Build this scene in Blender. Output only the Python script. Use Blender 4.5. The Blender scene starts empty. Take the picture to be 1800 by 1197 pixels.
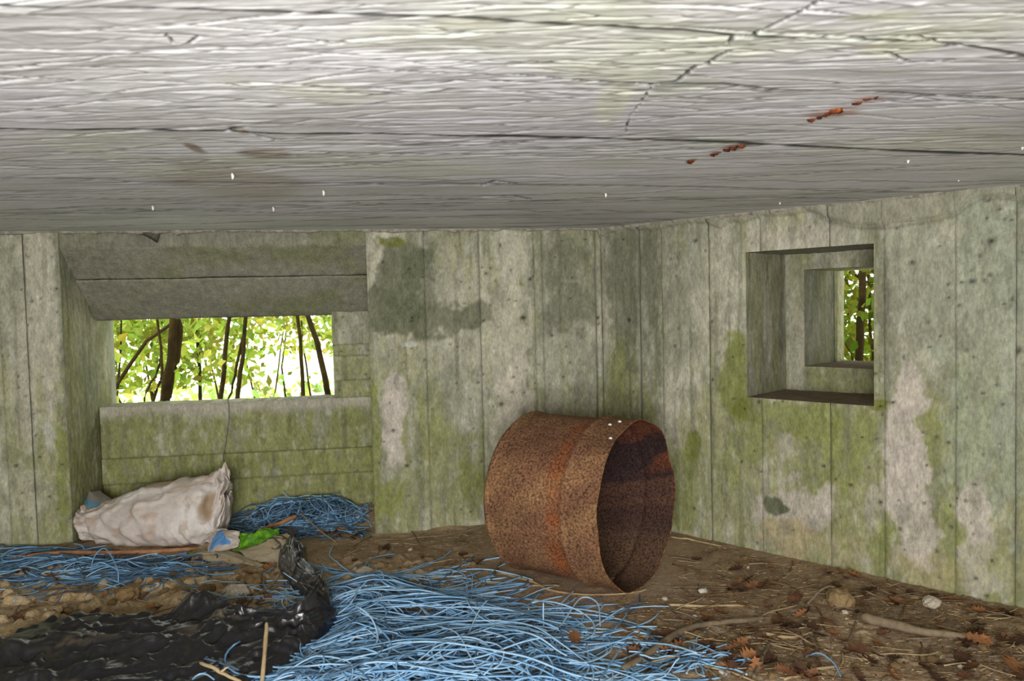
import bpy, bmesh, math, random
import numpy as np
from mathutils import Matrix, Vector

SC = bpy.context.scene
COL = SC.collection
rng = np.random.default_rng(7)
random.seed(7)

# ------------------------------------------------------------------ camera, sky, lights, exposure
F, CX, CY = 1379.0, 900.0, 598.5
EYE = np.array([0.0, 0.0, 0.984])
_p, _r = math.radians(2.6), math.radians(1.4)
FW = np.array([0, math.cos(_p), -math.sin(_p)])
_up = np.array([0, math.sin(_p), math.cos(_p)])
_rt = np.array([1.0, 0, 0])
CR = _rt * math.cos(_r) - _up * math.sin(_r)
CU = _up * math.cos(_r) + _rt * math.sin(_r)
cam = bpy.data.cameras.new('camera')
cam.sensor_width = 36.0
cam.lens = F / 1800 * 36
cam.clip_start = 0.02
cam.dof.use_dof = True
cam.dof.focus_distance = 2.9
cam.dof.aperture_fstop = 6.0
camo = bpy.data.objects.new('camera', cam)
COL.objects.link(camo)
M4 = Matrix.Identity(4)
for i in range(3):
    M4[i][0], M4[i][1], M4[i][2], M4[i][3] = CR[i], CU[i], -FW[i], EYE[i]
camo.matrix_world = M4
SC.camera = camo

w = bpy.data.worlds.new('sky')
SC.world = w
w.use_nodes = True
bg = w.node_tree.nodes['Background']
bg.inputs[0].default_value = (0.97, 1.0, 0.96, 1)
bg.inputs[1].default_value = 3.0

sun = bpy.data.lights.new('sun', 'SUN')
sun.energy = 4.5
sun.angle = 0.02
sun.color = (1.0, 0.95, 0.85)
suno = bpy.data.objects.new('sun', sun)
suno.rotation_euler = Vector((0.35, 0.55, -0.80)).to_track_quat('-Z', 'Y').to_euler()
COL.objects.link(suno)

# area lamp added behind the camera to boost light from the unseen entrance
ar = bpy.data.lights.new('added_entrance_light', 'AREA')
ar.shape = 'RECTANGLE'
ar.size, ar.size_y = 1.3, 0.85
ar.energy = 108
ar.color = (1.0, 0.985, 0.96)
aro = bpy.data.objects.new('added_entrance_light', ar)
aro.location = (-0.15, -0.95, 0.76)
aro.rotation_euler = (math.radians(90), 0, 0)   # faces +Y, into the room
COL.objects.link(aro)

SC.view_settings.view_transform = 'Standard'
SC.view_settings.look = 'None'
SC.view_settings.gamma = 1.0
SC.view_settings.use_curve_mapping = False
SC.view_settings.exposure = 0.0
SC.cycles.use_denoising = True
SC.cycles.max_bounces = 8

# ------------------------------------------------------------------ helpers: measuring
def ray(px, py):
    return FW + CR * (px - CX) / F - CU * (py - CY) / F
def at_z(px, py, z=0.0):
    d = ray(px, py)
    return EYE + d * (z - EYE[2]) / d[2]
def at_plane(px, py, p0, n):
    d = ray(px, py)
    return EYE + d * (np.dot(p0 - EYE, n) / np.dot(d, n))
def at_y(px, py, y):
    d = ray(px, py)
    return EYE + d * (y / d[1])

# ------------------------------------------------------------------ helpers: noise
TAB = np.random.default_rng(99).random((256, 256))
def vn(x, y, seed=0):
    x = np.asarray(x, float) + seed * 17.31
    y = np.asarray(y, float) + seed * 41.77
    xi = np.floor(x).astype(int); yi = np.floor(y).astype(int)
    fx = x - xi; fy = y - yi
    fx = fx * fx * (3 - 2 * fx); fy = fy * fy * (3 - 2 * fy)
    a = TAB[xi & 255, yi & 255]; b = TAB[(xi + 1) & 255, yi & 255]
    c = TAB[xi & 255, (yi + 1) & 255]; d = TAB[(xi + 1) & 255, (yi + 1) & 255]
    return (a * (1 - fx) + b * fx) * (1 - fy) + (c * (1 - fx) + d * fx) * fy
def fbm(x, y, o=4, seed=0, g=0.5):
    s = 0; a = 1; t = 0
    for k in range(o):
        s = s + a * vn(x * 2 ** k, y * 2 ** k, seed + k * 3.7); t += a; a *= g
    return s / t
def sm(a, b, x):
    t = np.clip((x - a) / (b - a), 0, 1)
    return t * t * (3 - 2 * t)
def lin(*c):
    c = np.array(c, float) / 255
    return np.where(c <= 0.04045, c / 12.92, ((c + 0.055) / 1.055) ** 2.4)
def mix(a, b, t):
    t = np.asarray(t)[..., None]
    return a * (1 - t) + b * t

# ------------------------------------------------------------------ helpers: objects
def link(o, parent=None, label=None, cat=None, group=None, kind=None):
    COL.objects.link(o)
    if parent: o.parent = parent
    if label: o['label'] = label
    if cat: o['category'] = cat
    if group: o['group'] = group
    if kind: o['kind'] = kind
    return o
def mesh_arrays(name, V, Q, col=None, smooth=True, mat=None):
    """V n x 3, Q list/array of quads or tris (k columns)"""
    me = bpy.data.meshes.new(name)
    V = np.ascontiguousarray(V, dtype=np.float32); Q = np.ascontiguousarray(Q, dtype=np.int32)
    k = Q.shape[1]
    me.vertices.add(len(V)); me.vertices.foreach_set('co', V.ravel())
    me.loops.add(Q.size); me.loops.foreach_set('vertex_index', Q.ravel())
    me.polygons.add(len(Q))
    me.polygons.foreach_set('loop_start', np.arange(0, Q.size, k, dtype=np.int32))
    me.polygons.foreach_set('loop_total', np.full(len(Q), k, dtype=np.int32))
    me.polygons.foreach_set('use_smooth', np.full(len(Q), smooth))
    me.update(calc_edges=True)
    if col is not None:
        a = me.color_attributes.new('Col', 'FLOAT_COLOR', 'POINT')
        c = np.ones((len(V), 4), np.float32); c[:, :3] = col
        a.data.foreach_set('color', c.ravel())
    if mat: me.materials.append(mat)
    return me
def grid_faces(nr, nc, wrap=False):
    i = np.arange(nr - 1)[:, None] * nc
    if wrap:
        j = np.arange(nc)[None, :]; j2 = (j + 1) % nc
    else:
        j = np.arange(nc - 1)[None, :]; j2 = j + 1
    return np.stack([i + j, i + j2, i + nc + j2, i + nc + j], -1).reshape(-1, 4)
def grid_obj(name, P, col, mat, keep=None, wrap=False, flip=False, **kw):
    nr, nc = P.shape[:2]
    Q = grid_faces(nr, nc, wrap)
    if keep is not None: Q = Q[keep.ravel()]
    if flip: Q = Q[:, ::-1]
    used = np.unique(Q)
    re = np.full(nr * nc, -1); re[used] = np.arange(len(used))
    c = None if col is None else col.reshape(-1, 3)[used]
    me = mesh_arrays(name, P.reshape(-1, 3)[used], re[Q], c, True, mat)
    return link(bpy.data.objects.new(name, me), **kw)
def empty(name, loc, **kw):
    o = bpy.data.objects.new(name, None); o.location = loc
    o.empty_display_size = 0.1
    return link(o, **kw)
def box_mesh(boxes, name, mat):
    """boxes: list of 8-corner arrays"""
    V = []; Q = []
    for b in boxes:
        n = len(V); V += [tuple(v) for v in b]
        Q += [(n, n + 3, n + 2, n + 1), (n + 4, n + 5, n + 6, n + 7), (n, n + 1, n + 5, n + 4),
              (n + 1, n + 2, n + 6, n + 5), (n + 2, n + 3, n + 7, n + 6), (n + 3, n, n + 4, n + 7)]
    return mesh_arrays(name, np.array(V), np.array(Q), np.full((len(V), 3), 0.35), False, mat)
def obox(p0, eu, n, u0, u1, d0, d1, z0, z1):
    ez = np.array([0, 0, 1.0])
    b = [p0 + eu * u + n * d for u, d in ((u0, d0), (u1, d0), (u1, d1), (u0, d1))]
    return [q + ez * z0 for q in b] + [q + ez * z1 for q in b]
def tubes(paths, radii, sides=4, caps=True):
    """paths: S x M x 3, radii: S x M -> V, Q (quads)"""
    P = np.asarray(paths, float); R = np.asarray(radii, float)
    S, M, _ = P.shape
    T = np.gradient(P, axis=1); T /= np.linalg.norm(T, axis=2, keepdims=True) + 1e-9
    up = np.tile(np.array([0.13, 0.07, 0.99]), (S, M, 1))
    vert = np.abs(T[..., 2:3]) > 0.93
    up = np.where(vert, np.array([1.0, 0.1, 0.0]), up)
    A = np.cross(T, up); A /= np.linalg.norm(A, axis=2, keepdims=True) + 1e-9
    B = np.cross(A, T)
    th = np.arange(sides) * 2 * np.pi / sides
    V = P[:, :, None] + R[:, :, None, None] * (np.cos(th)[None, None, :, None] * A[:, :, None] + np.sin(th)[None, None, :, None] * B[:, :, None])
    f = grid_faces(M, sides, True)
    if caps and sides == 4:
        f = np.vstack([f, [[3, 2, 1, 0]], [[(M - 1) * 4, (M - 1) * 4 + 1, (M - 1) * 4 + 2, (M - 1) * 4 + 3]]])
    Q = (f[None] + (np.arange(S) * M * sides)[:, None, None]).reshape(-1, 4)
    return V.reshape(-1, 3), Q
def smooth_path(pts, m, jitter=0.0, seed=0):
    pts = np.asarray(pts, float)
    k = len(pts)
    if k == 2: t = np.linspace(0, 1, m)[:, None]; P = pts[0] * (1 - t) + pts[1] * t
    else:
        ext = np.vstack([2 * pts[0] - pts[1], pts, 2 * pts[-1] - pts[-2]])
        t = np.linspace(0, k - 1 - 1e-6, m); i = t.astype(int); f = (t - i)[:, None]
        a, b, c, d = ext[i], ext[i + 1], ext[i + 2], ext[i + 3]
        P = 0.5 * ((2 * b) + (c - a) * f + (2 * a - 5 * b + 4 * c - d) * f ** 2 + (3 * b - a - 3 * c + d) * f ** 3)
    if jitter:
        s = np.linspace(0, 6, m)
        P = P + jitter * np.stack([vn(s, s * 0 + 3, seed) - .5, vn(s, s * 0 + 9, seed + 1) - .5, vn(s, s * 0 + 5, seed + 2) - .5], -1)
    return P
def tube_obj(name, path, r, mat, sides=6, **kw):
    path = np.asarray(path); r = np.broadcast_to(np.asarray(r, float), (len(path),)).copy()
    r[0] *= 0.7; r[-1] *= 0.6
    V, Q = tubes(path[None], r[None], sides)
    me = mesh_arrays(name, V, Q, None, True, mat)
    if sides != 4:   # close the ends
        bm = bmesh.new(); bm.from_mesh(me)
        bmesh.ops.holes_fill(bm, edges=[e for e in bm.edges if e.is_boundary], sides=0)
        bm.to_mesh(me); bm.free()
    return link(bpy.data.objects.new(name, me), **kw)

# ------------------------------------------------------------------ materials
def mat_new(name):
    m = bpy.data.materials.new(name); m.use_nodes = True
    nt = m.node_tree
    return m, nt, nt.nodes['Principled BSDF']
def N(nt, t, **kw):
    n = nt.nodes.new(t)
    for k, v in kw.items():
        if k in n.inputs: n.inputs[k].default_value = v
        else: setattr(n, k, v)
    return n
def col_material(name, rough=0.9, fine=160, amp=0.35, bump=0.15, spec=0.25, bscale=None, coat=0.0, stretch=(1, 1, 1), dist=0.004):
    """vertex colour times fine grain, with a fine bump"""
    m, nt, b = mat_new(name)
    at = N(nt, 'ShaderNodeAttribute', attribute_name='Col')
    tc = N(nt, 'ShaderNodeTexCoord')
    mp = N(nt, 'ShaderNodeMapping'); mp.inputs['Scale'].default_value = stretch
    nt.links.new(tc.outputs['Object'], mp.inputs['Vector'])
    no = N(nt, 'ShaderNodeTexNoise', Scale=fine, Detail=4.0, Roughness=0.65)
    nt.links.new(mp.outputs['Vector'], no.inputs['Vector'])
    mr = N(nt, 'ShaderNodeMapRange'); mr.inputs['From Min'].default_value = 0.25; mr.inputs['From Max'].default_value = 0.75
    mr.inputs['To Min'].default_value = 1 - amp; mr.inputs['To Max'].default_value = 1 + amp
    nt.links.new(no.outputs['Fac'], mr.inputs['Value'])
    mx = N(nt, 'ShaderNodeMix', data_type='RGBA', blend_type='MULTIPLY'); mx.inputs[0].default_value = 1.0
    nt.links.new(at.outputs['Color'], mx.inputs[6]); nt.links.new(mr.outputs['Result'], mx.inputs[7])
    nt.links.new(mx.outputs[2], b.inputs['Base Color'])
    b.inputs['Roughness'].default_value = rough
    b.inputs['Specular IOR Level'].default_value = spec
    n2 = N(nt, 'ShaderNodeTexNoise', Scale=bscale or fine * 0.6, Detail=5.0, Roughness=0.6)
    nt.links.new(mp.outputs['Vector'], n2.inputs['Vector'])
    bp = N(nt, 'ShaderNodeBump', Strength=bump, Distance=dist)
    nt.links.new(n2.outputs['Fac'], bp.inputs['Height'])
    nt.links.new(bp.outputs['Normal'], b.inputs['Normal'])
    return m
def noise_material(name, c1, c2, scale=30, rough=0.85, bump=0.3, spec=0.3, c3=None, stretch=(1, 1, 1), objrand=0.0):
    m, nt, b = mat_new(name)
    tc = N(nt, 'ShaderNodeTexCoord')
    mp = N(nt, 'ShaderNodeMapping'); mp.inputs['Scale'].default_value = stretch
    nt.links.new(tc.outputs['Object'], mp.inputs['Vector'])
    no = N(nt, 'ShaderNodeTexNoise', Scale=scale, Detail=5.0, Roughness=0.65)
    nt.links.new(mp.outputs['Vector'], no.inputs['Vector'])
    cr = N(nt, 'ShaderNodeValToRGB')
    cr.color_ramp.elements[0].position = 0.32; cr.color_ramp.elements[0].color = (*c1, 1)
    cr.color_ramp.elements[1].position = 0.68; cr.color_ramp.elements[1].color = (*c2, 1)
    if c3 is not None:
        e = cr.color_ramp.elements.new(0.5); e.color = (*c3, 1)
    nt.links.new(no.outputs['Fac'], cr.inputs['Fac'])
    out = cr.outputs['Color']
    if objrand:
        oi = N(nt, 'ShaderNodeObjectInfo')
        mr = N(nt, 'ShaderNodeMapRange'); mr.inputs['To Min'].default_value = 1 - objrand; mr.inputs['To Max'].default_value = 1 + objrand
        nt.links.new(oi.outputs['Random'], mr.inputs['Value'])
        mx = N(nt, 'ShaderNodeMix', data_type='RGBA', blend_type='MULTIPLY'); mx.inputs[0].default_value = 1.0
        nt.links.new(out, mx.inputs[6]); nt.links.new(mr.outputs['Result'], mx.inputs[7]); out = mx.outputs[2]
    nt.links.new(out, b.inputs['Base Color'])
    b.inputs['Roughness'].default_value = rough
    b.inputs['Specular IOR Level'].default_value = spec
    bp = N(nt, 'ShaderNodeBump', Strength=bump, Distance=0.003)
    nt.links.new(no.outputs['Fac'], bp.inputs['Height']); nt.links.new(bp.outputs['Normal'], b.inputs['Normal'])
    return m

M_wall = col_material('board_marked_concrete', 0.92, 130, 0.30, 0.35, 0.15, 110, stretch=(1, 1, 0.45))
def mottle(m, scale, lo, hi, stretch):
    nt = m.node_tree; b = nt.nodes['Principled BSDF']; src = b.inputs['Base Color'].links[0].from_socket
    tc = N(nt, 'ShaderNodeTexCoord'); mp = N(nt, 'ShaderNodeMapping'); mp.inputs['Scale'].default_value = stretch
    nt.links.new(tc.outputs['Object'], mp.inputs['Vector'])
    no = N(nt, 'ShaderNodeTexNoise', Scale=scale, Detail=8.0, Roughness=0.75); nt.links.new(mp.outputs['Vector'], no.inputs['Vector'])
    mr = N(nt, 'ShaderNodeMapRange'); mr.inputs['From Min'].default_value = .32; mr.inputs['From Max'].default_value = .68; mr.inputs['To Min'].default_value = lo; mr.inputs['To Max'].default_value = hi
    nt.links.new(no.outputs['Fac'], mr.inputs['Value'])
    mx = N(nt, 'ShaderNodeMix', data_type='RGBA', blend_type='MULTIPLY'); mx.inputs[0].default_value = 1.0
    nt.links.new(src, mx.inputs[6]); nt.links.new(mr.outputs['Result'], mx.inputs[7]); nt.links.new(mx.outputs[2], b.inputs['Base Color'])
mottle(M_wall, 30, .74, 1.2, (1, 1, .4))
M_ceil = col_material('ceiling_concrete', 0.8, 170, 0.10, 0.25, 0.25, 150, stretch=(0.35, 1, 1), dist=0.002)
M_soil = col_material('soil', 1.0, 140, 0.45, 0.8, 0.05, 90, dist=0.006)
M_rust = col_material('rust', 0.92, 150, 0.0, 0.6, 0.15, 190, dist=0.003)
M_sack = col_material('woven_plastic', 0.65, 90, 0.10, 0.12, 0.3, 260)
M_flap = col_material('printed_film', 0.6, 60, 0.12, 0.15, 0.3, 120)
M_plain = noise_material('plain_concrete', lin(135, 138, 118), lin(165, 165, 150), 8, 0.9, 0.3)
M_slab = noise_material('slab_concrete', lin(120, 122, 112), lin(150, 150, 142), 6, 0.9, 0.3)

# rust gets a coarse two-tone speckle on top of its zone colour
nt = M_rust.node_tree; b = nt.nodes['Principled BSDF']
at = N(nt, 'ShaderNodeAttribute', attribute_name='Col'); tc = N(nt, 'ShaderNodeTexCoord')
vo = N(nt, 'ShaderNodeTexNoise', Scale=125.0, Detail=3.0, Roughness=0.7); nt.links.new(tc.outputs['Object'], vo.inputs['Vector'])
cr = N(nt, 'ShaderNodeValToRGB')
cr.color_ramp.elements[0].position = 0.36; cr.color_ramp.elements[0].color = (0.36, 0.34, 0.40, 1)
cr.color_ramp.elements[1].position = 0.63; cr.color_ramp.elements[1].color = (1.55, 1.5, 1.35, 1)
nt.links.new(vo.outputs['Fac'], cr.inputs['Fac'])
big = N(nt, 'ShaderNodeTexNoise', Scale=9.0, Detail=4.0); nt.links.new(tc.outputs['Object'], big.inputs['Vector'])
mr = N(nt, 'ShaderNodeMapRange'); mr.inputs['From Min'].default_value = .3; mr.inputs['From Max'].default_value = .7; mr.inputs['To Min'].default_value = .85; mr.inputs['To Max'].default_value = 1.12
nt.links.new(big.outputs['Fac'], mr.inputs['Value'])
mx = N(nt, 'ShaderNodeMix', data_type='RGBA', blend_type='MULTIPLY'); mx.inputs[0].default_value = 1.0
nt.links.new(at.outputs['Color'], mx.inputs[6]); nt.links.new(cr.outputs['Color'], mx.inputs[7])
my = N(nt, 'ShaderNodeMix', data_type='RGBA', blend_type='MULTIPLY'); my.inputs[0].default_value = 1.0
nt.links.new(mx.outputs[2], my.inputs[6]); nt.links.new(mr.outputs['Result'], my.inputs[7])
nt.links.new(my.outputs[2], b.inputs['Base Color'])

# ------------------------------------------------------------------ the two visible walls: planes
EZ = np.array([0, 0, 1.0])
P0 = np.array([0.41, 3.57, 0.0])                                  # the corner where they meet
TB = np.array([math.cos(math.atan(.13)), math.sin(math.atan(.13)), 0])   # along the back wall, to the right
NB = np.array([-TB[1], TB[0], 0])                                 # out of the room
TR = np.array([1, -1, 0]) / math.sqrt(2)
NR = np.array([1, 1, 0]) / math.sqrt(2)
def uz(wall, px, py, d=0.0):
    t, n = (TB, NB) if wall == 'b' else (TR, NR)
    P = at_plane(px, py, P0 + n * d, n)
    return float((P - P0) @ t), float(P[2])
def ceil_z(x): return 1.3215 - 0.006 * x
ZT, ZB = 1.36, -0.12

PALE = lin(190, 186, 166); GREY = lin(156, 156, 136); ALGAE = lin(134, 140, 76); THIN = lin(150, 151, 102); DAMP = lin(104, 107, 84)
BARE = lin(196, 186, 174); MOSS = lin(118, 122, 52); TAN = lin(176, 160, 126); LICH = lin(205, 205, 195)
BLOBS = {
 'b': [(715, 480, 55, 60, DAMP, .85), (700, 540, 48, 40, DAMP, .85), (765, 560, 50, 26, DAMP, .75), (835, 552, 32, 26, DAMP, .7), (738, 520, 35, 60, DAMP, .5),
       (690, 426, 20, 9, MOSS, .8), (722, 603, 22, 5, LICH, .9), (694, 745, 20, 85, BARE, .9), (690, 690, 16, 30, BARE, .6), (900, 440, 36, 40, PALE, .7),
       (895, 620, 36, 120, PALE, .8), (905, 690, 30, 60, BARE, .45), (990, 455, 40, 45, DAMP, .5), (1000, 545, 45, 40, DAMP, .45), (985, 640, 45, 60, PALE, .45),
       (662, 800, 10, 160, ALGAE, .8), (690, 880, 30, 30, ALGAE, .7), (830, 850, 20, 70, ALGAE, .6), (760, 720, 30, 60, ALGAE, .35), (820, 830, 20, 60, MOSS, .35),
       (85, 760, 10, 30, LICH, .6), (65, 430, 18, 30, PALE, .6), (40, 860, 40, 50, PALE, .5), (110, 850, 10, 110, ALGAE, .8), (20, 500, 25, 80, GREY, .5)],
 'r': [(1735, 600, 90, 330, lin(156, 164, 144), .55), (1620, 480, 70, 110, lin(158, 162, 142), .4), (1292, 650, 26, 80, ALGAE, .85), (1315, 715, 28, 22, MOSS, .6), (1400, 740, 80, 34, ALGAE, .7), (1500, 770, 40, 60, ALGAE, .55), (1540, 712, 20, 10, MOSS, .8),
       (1218, 785, 12, 26, MOSS, .8), (1205, 850, 30, 70, ALGAE, .55), (1320, 780, 40, 40, ALGAE, .55), (1450, 830, 60, 60, ALGAE, .5), (1598, 690, 30, 55, BARE, .85), (1585, 715, 26, 22, BARE, .7),
       (1590, 800, 32, 90, BARE, .85), (1600, 890, 46, 90, BARE, .85), (1715, 900, 26, 60, BARE, .8), (1720, 980, 40, 60, BARE, .45), (1405, 885, 44, 40, BARE, .8), (1335, 900, 16, 30, BARE, .75),
       (1455, 880, 22, 34, BARE, .7), (1390, 945, 55, 34, TAN, .7), (1480, 960, 40, 40, TAN, .4), (1535, 900, 16, 40, BARE, .55), (1362, 886, 22, 16, DAMP, .95), (1378, 893, 14, 8, DAMP, .95), (1545, 960, 26, 60, ALGAE, .6),
       (1640, 760, 14, 70, ALGAE, .45), (1670, 960, 14, 70, ALGAE, .6), (1480, 905, 18, 50, ALGAE, .55), (1100, 500, 30, 120, DAMP, .55), (1145, 470, 14, 100, DAMP, .5), (1190, 520, 25, 60, GREY, .5),
       (1410, 415, 80, 16, BARE, .45), (1620, 520, 60, 100, GREY, .35), (1730, 560, 40, 160, GREY, .45), (1620, 1000, 60, 30, TAN, .4), (1085, 650, 16, 60, ALGAE, .4), (1290, 800, 14, 60, ALGAE, .45)],
}
BLOBS_UZ = {}
for k, L in BLOBS.items():
    o = []
    for (px, py, rx, ry, c, s) in L:
        u, z = uz(k, px, py); u2, _ = uz(k, px + rx, py); _, z2 = uz(k, px, py + ry)
        o.append((u, z, abs(u2 - u), abs(z2 - z), c, s))
    BLOBS_UZ[k] = o

def concrete_colour(u, v, seed, blobs=(), green=0.0, streak_axis='v', tone=1.0):
    n1 = fbm(u * 5, v * 3.2, 4, seed)
    c = mix(PALE, GREY, sm(.35, .65, n1))
    a, b_ = (u, v) if streak_axis == 'v' else (v, u)
    st = fbm(a * 26, b_ * 3.0, 4, seed + 2)
    low = sm(1.05, .35, v) * 0.30
    ga = sm(.47 - low * .5 - green * .35, .70 - low * .5 - green * .35, .55 * st + .45 * fbm(u * 4, v * 3, 3, seed + 5))
    c = mix(c, THIN * (1 - .35 * max(green, 0)) + ALGAE * .35 * max(green, 0), np.clip(ga * (.50 + .40 * green + low * .8), 0, 1))
    st2 = fbm(a * 40, b_ * 1.8, 3, seed + 8)
    c = mix(c, DAMP, .5 * sm(.56, .76, st2))
    c = mix(c, LICH, .30 * sm(.58, .75, fbm(u * 50, v * 22, 4, seed + 11)))
    c = mix(c, MOSS, .35 * sm(.58, .74, fbm(a * 34, b_ * 12, 4, seed + 19)) * (low * 2 + green))
    wu = (fbm(u * 14, v * 14, 4, 21) - .5) * 1.5; wv = (fbm(u * 14, v * 14, 4, 33) - .5) * 1.5
    for (bu, bz, ru, rz, bc, s) in blobs:
        d = np.sqrt(((u - bu) / ru + wu) ** 2 + ((v - bz) / rz + wv) ** 2)
        c = mix(c, bc * (0.88 + .24 * n1)[..., None], s * sm(1.18, .86, d))
    c = mix(c, GREY * .72, .45 * sm(.54, .72, fbm(u * 24, v * 11, 5, seed + 25, .65)))
    c = c * (0.74 + 0.50 * fbm(u * 60, v * 34, 4, seed + 15, .7))[..., None]
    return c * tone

def axis(vals, step):
    """coordinates that contain every value in vals with steps near `step`"""
    vals = sorted(vals); out = []
    for a, b in zip(vals[:-1], vals[1:]):
        k = max(1, int(round((b - a) / step))); out += list(np.linspace(a, b, k, endpoint=False))
    return np.array(out + [vals[-1]])

def patch(name, parent, p0, eu, ev, nin, us, vs, seed, colour=None, step=.006, hole=None, proud=0.0, joint=0.004, relief=.004, pits=0, top_clip=True,
          blobs=(), green=0.0, axis_='v', tone=1.0, edge=(1, 1, 0, 0), extra=None, label=None):
    """one cast panel of concrete: a fine relief grid on the plane p0 + eu u + ev v, nin = into the room"""
    ul = [us[0], us[0] + .004, us[1] - .004, us[1]]; vl = [vs[0], vs[0] + .004, vs[1] - .004, vs[1]]
    if hole: ul += [q for q in hole[:2] if us[0] < q < us[1]]; vl += [q for q in hole[2:] if vs[0] < q < vs[1]]
    ua, va = axis(sorted(set(ul)), step), axis(sorted(set(vl)), step)
    U, V = np.meshgrid(ua, va)
    h = proud + relief * (fbm(U * 6, V * 4, 3, seed + 40) - .5) * 2 + .0022 * (fbm(U * 70, V * 30, 3, seed + 41) - .5) * 2
    C = concrete_colour(U, V, seed if not blobs else 3, blobs, green, axis_, tone)
    e = np.ones_like(U)
    if edge[0]: e = np.minimum(e, sm(0, .007, U - us[0]))
    if edge[1]: e = np.minimum(e, sm(0, .007, us[1] - U))
    if edge[2]: e = np.minimum(e, sm(0, .007, V - vs[0]))
    if edge[3]: e = np.minimum(e, sm(0, .007, vs[1] - V))
    h = h - joint * (1 - e)
    C = C * (0.80 + .20 * e)[..., None]       # dirt caught in the joint
    r = np.random.default_rng(seed + 5)
    for _ in range(pits):
        pu, pv = r.uniform(us[0], us[1]), r.uniform(vs[0], vs[1])
        ru, rv = r.uniform(.003, .007), r.uniform(.003, .006)
        if r.random() < .08: ru *= 2; rv *= 1.8
        i0, i1 = np.searchsorted(ua, [pu - 3 * ru, pu + 3 * ru]); j0, j1 = np.searchsorted(va, [pv - 3 * rv, pv + 3 * rv])
        if i1 <= i0 or j1 <= j0: continue
        g = np.exp(-(((U[j0:j1, i0:i1] - pu) / ru) ** 2 + ((V[j0:j1, i0:i1] - pv) / rv) ** 2) * 1.2)
        h[j0:j1, i0:i1] -= .008 * g
        C[j0:j1, i0:i1] *= (1 - .88 * g)[..., None]
    if extra: h, C = extra(U, V, h, C)
    P = p0 + eu * U[..., None] + ev * V[..., None] + nin * h[..., None]
    keep = None
    if hole:
        uc = (ua[:-1] + ua[1:]) / 2; vc = (va[:-1] + va[1:]) / 2
        inu = (uc > hole[0]) & (uc < hole[1]); inv = (vc > hole[2]) & (vc < hole[3])
        keep = ~(inv[:, None] & inu[None, :])
        if not keep.any(): return None
    kw = {'label': label} if label else {}
    return grid_obj(name, P, C, M_wall, keep, parent=parent, **kw)

# ------------------------------------------------------------------ back wall with the deep gun recess
uL, uR = uz('b', 111, 600)[0], uz('b', 650, 600)[0]
D1 = 0.34                      # depth of the recess
D2 = 0.50                      # outer face of the window opening
b_lf = [obox(P0, TB, NB, -2.75, uL - .012, .02, .6, -.5, 1.5), obox(P0, TB, NB, uR + .012, .6, .02, .6, -.5, 1.5)]
zs_l, zs_r = uz('b', 172, 714, D1)[1], uz('b', 585, 702, D1)[1]
ZS = (zs_l + zs_r) / 2         # sill height
ZW = uz('b', 380, 558, D1)[1]  # head of the window
uW0 = uL + .004; uW1 = uz('b', 586, 640, D1)[0]
b_lf += [obox(P0, TB, NB, uL - .02, uR + .02, D1 + .02, .6, -.5, ZS - .02), obox(P0, TB, NB, uL - .02, uR + .02, D1 + .06, .6, ZW + .02, 1.5),
         obox(P0, TB, NB, uW1 + .02, uR + .05, D1 + .02, .6, -.5, 1.5)]
wall_back = link(bpy.data.objects.new('wall_back', box_mesh(b_lf, 'wall_back', M_plain)), kind='structure')
def ub(px, y=640): return uz('b', px, y)[0]
cuts = [ub(650), ub(750), ub(847), ub(942), ub(957), ub(1050), 0.0]
for k, (a, b) in enumerate(zip(cuts[:-1], cuts[1:])):
    patch('panel', wall_back, P0, TB, EZ, -NB, (a, b), (ZB, ZT), 50 + k * 7, proud=[.004, -.002, .007, .0, -.004, .008][k], pits=[26, 18, 34, 4, 14, 2][k],
          blobs=BLOBS_UZ['b'], tone=[1, .96, 1.04, .95, .95, 1.02][k])
cuts = [-2.75, ub(4), ub(50), uL]
for k, (a, b) in enumerate(zip(cuts[:-1], cuts[1:])):
    patch('panel', wall_back, P0, TB, EZ, -NB, (a, b), (ZB, ZT), 110 + k * 7, proud=[.0, .005, -.001][k], pits=[10, 14, 30][k], blobs=BLOBS_UZ['b'], step=.007)
# the recess: side cheeks, front strip and sloping lintel, boarded back face
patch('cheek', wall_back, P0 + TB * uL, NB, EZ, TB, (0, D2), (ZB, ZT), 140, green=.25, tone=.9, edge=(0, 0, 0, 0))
patch('cheek', wall_back, P0 + TB * uR, NB, EZ, -TB, (0, D1 + .01), (ZB, ZT), 147, green=.2, edge=(0, 0, 0, 0))
ZL = uz('b', 380, 432)[1]
LINT = lin(150, 148, 136) / PALE
def dry(U, V, h, C):
    c = mix(lin(150, 148, 132), lin(126, 124, 110), fbm(U * 3, V * 9, 4, 61)); c = mix(c, lin(122, 126, 84), .55 * sm(.52, .75, fbm(U * 5, V * 6, 4, 71)))
    return h, c * (.86 + .28 * fbm(U * 40, V * 50, 3, 66))[..., None]
patch('lintel_panel', wall_back, P0, TB, EZ, -NB, (uL, uR), (ZL, ZT), 151, proud=-.012, edge=(0, 0, 1, 0), extra=dry)
sl = NB * (D1 + .012) + EZ * (ZW - ZL); sl_len = np.linalg.norm(sl); sl_d = sl / sl_len
sl_n = np.cross(TB, sl_d); sl_n = sl_n if sl_n[2] < 0 else -sl_n
for k, (a, b) in enumerate(((0, .42), (.42, 1.0))):
    patch('lintel_panel', wall_back, P0 + EZ * ZL + NB * .012, TB, sl_d, sl_n, (uL, uR), (a * sl_len, b * sl_len), 154 + k * 5, proud=[.0, .005][k], edge=(0, 0, 1, 1), axis_='u', extra=dry, pits=6)
PB = P0 + NB * D1
zz = [uz('b', 380, y, D1)[1] for y in (798, 843)]
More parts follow.
